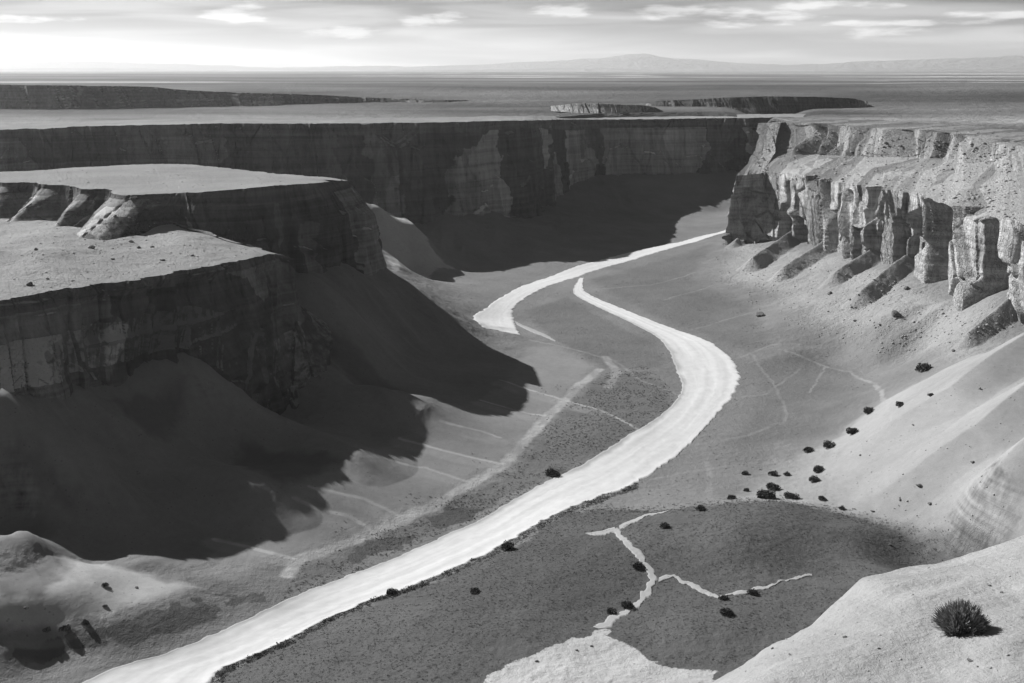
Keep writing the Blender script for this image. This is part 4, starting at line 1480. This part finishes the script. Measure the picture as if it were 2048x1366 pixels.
# stragglers along the far edge of the scrub
eg = hitl([(1130, 1025), (1220, 1016), (1300, 1022), (1390, 1012), (1500, 1003), (1560, 1002), (1650, 1018), (1750, 1045), (1830, 1075), (1900, 1100)])
for q in range(len(eg) - 1):
    L_ = math.hypot(eg[q + 1][0] - eg[q][0], eg[q + 1][1] - eg[q][1])
    for k in range(int(L_ * 7)):
        t_ = rng.random()
        fr.append((eg[q][0] + (eg[q + 1][0] - eg[q][0]) * t_ + rng.normal() * 2.5, eg[q][1] + (eg[q + 1][1] - eg[q][1]) * t_ + rng.normal() * 3.5))
        fs.append(rng.uniform(.15, .6))
fr = np.array(fr)
pz = np.concatenate([pz, np.column_stack([fr, fine_h(fr[:, 0], fr[:, 1])])])
sz_ = np.concatenate([sz_, fs])
scatter('scrub', pz, sz_, 16, M_scrub, 'dark low scrub covering the hill below the road', 'scrub', 900)
# sparse brush on the banks and flats
BK = np.array(hitl([(560, 1200), (600, 1128), (740, 1070), (860, 1018), (1020, 935), (1070, 880), (1120, 820), (1200, 750), (1290, 730), (1345, 780), (1355, 830), (1290, 870), (1100, 970), (900, 1060), (700, 1150)]))
cand = np.column_stack([rng.uniform(BK[:, 0].min(), BK[:, 0].max(), 26000), rng.uniform(BK[:, 1].min(), BK[:, 1].max(), 26000)])
cand = cand[in_poly(BK, cand[:, 0], cand[:, 1]) & ~in_poly(roadpoly, cand[:, 0], cand[:, 1])]
dens = vnoise(cand[:, 0] / 10, cand[:, 1] / 5, None, 811)
cand = cand[dens > .36][:8000]
c3 = np.column_stack([rng.uniform(-60, 190, 14000), rng.uniform(330, 800, 14000)])
den3 = vnoise(c3[:, 0] / 14, c3[:, 1] / 14, None, 812)
washpoly = [tuple(q) for q in washL] + [tuple(q) for q in washR[::-1]]
c3 = c3[(den3 > .72) & ~in_poly(roadpoly, c3[:, 0], c3[:, 1]) & ~in_poly(washpoly, c3[:, 0], c3[:, 1])]
h3 = fine_h(c3[:, 0], c3[:, 1])
c3 = c3[h3 < 4.5][:1800]
cand = np.concatenate([cand, c3])
pz = np.column_stack([cand, fine_h(cand[:, 0], cand[:, 1])])
scatter('scrub', pz, .22 + .4 * rng.random(len(pz)) ** 2, 18, M_scrub, 'sparse low brush along the road banks and flats', 'scrub', 950)
# loose rubble on the scree and the mesa tops
rub = []
def rubble(poly, n_, smin, smax):
    xs = [q[0] for q in poly]; ys = [q[1] for q in poly]
    k = 0
    while k < n_:
        a, b_ = random.uniform(min(xs), max(xs)), random.uniform(min(ys), max(ys))
        k += 1
        if not in_poly(poly, np.array([a]), np.array([b_]))[0]:
            continue
        q = land(a, b_)
        if q is None:
            continue
        rub.append((q, random.uniform(smin, smax) * (random.random() ** 2 + .3)))
rubble([(1440, 490), (1420, 545), (1540, 640), (1760, 715), (2030, 660), (2030, 610), (1900, 610), (1800, 560), (1700, 530), (1600, 500)], 2600, .25, .8)
rubble([(15, 430), (180, 440), (250, 430), (440, 480), (540, 510), (280, 550), (60, 590), (15, 590)], 1100, .15, .5)
rubble([(15, 345), (330, 332), (640, 360), (430, 378), (20, 360)], 500, .2, .5)
rubble([(1660, 900), (2030, 700), (2030, 1000), (1900, 1080), (1700, 1010)], 260, .15, .45)
rubble([(1480, 352), (1520, 250), (2030, 290), (2030, 440), (1830, 385), (1700, 368)], 2600, .3, 1.3)
rubble([(1350, 1350), (1690, 1215), (1730, 1170), (2030, 1090), (2030, 1340)], 350, .06, .2)
Vs, Fs, off = [], [], 0
lib = []
for s_ in range(5):
    bm = bmesh.new(); bmesh.ops.create_icosphere(bm, subdivisions=1, radius=1)
    v = np.array([x.co for x in bm.verts]); f_ = np.array([[q.index for q in x.verts] for x in bm.faces]); bm.free()
    v = v * (1 + .5 * (np.random.default_rng(s_).random((len(v), 1)) - .5)) * np.array([1.1, .9, .7])
    lib.append((v, f_))
for q, s_ in rub:
    v, f_ = lib[random.randrange(5)]
    a = random.uniform(0, 6.28)
    vv = v * s_
    vv = np.column_stack([vv[:, 0] * math.cos(a) - vv[:, 1] * math.sin(a), vv[:, 0] * math.sin(a) + vv[:, 1] * math.cos(a), vv[:, 2]]) + np.array(q)
    Vs.append(vv); Fs.append(f_ + off); off += len(vv)
o = link('rubble', tris_mesh('rubble', np.concatenate(Vs), np.concatenate(Fs)), M_pale)
at = o.data.attributes.new('tone', 'FLOAT', 'POINT')
at.data.foreach_set('value', np.full(off, .9, np.float32))
o['kind'] = 'stuff'
o['label'] = 'loose rubble strewn over the scree and ledges'
o['category'] = 'rubble'

# ------------------------------------------------------------------ the air
def haze_box(dens):
    bm = bmesh.new()
    bmesh.ops.create_cube(bm, size=1)
    me_ = bpy.data.meshes.new('haze')
    bm.to_mesh(me_); bm.free()
    o = link('haze', me_)
    x, y0_, y1_, z0, z1 = 34000, -2000, 34000, -60, 740
    o.scale = (x * 2, y1_ - y0_, z1 - z0)
    o.location = (0, (y0_ + y1_) / 2, (z0 + z1) / 2)
    m = bpy.data.materials.new('air')
    m.use_nodes = True
    t = m.node_tree
    t.nodes.clear()
    v = mk(t, 'ShaderNodeVolumePrincipled')
    v.inputs['Color'].default_value = (.98, .98, .98, 1)
    v.inputs['Density'].default_value = dens
    v.inputs['Anisotropy'].default_value = .45
    out_ = mk(t, 'ShaderNodeOutputMaterial')
    t.links.new(v.outputs[0], out_.inputs['Volume'])
    me_.materials.append(m)
    o['kind'] = 'stuff'
    o['label'] = 'thin pale desert haze'
    o['category'] = 'haze'


haze_box(0.000034)
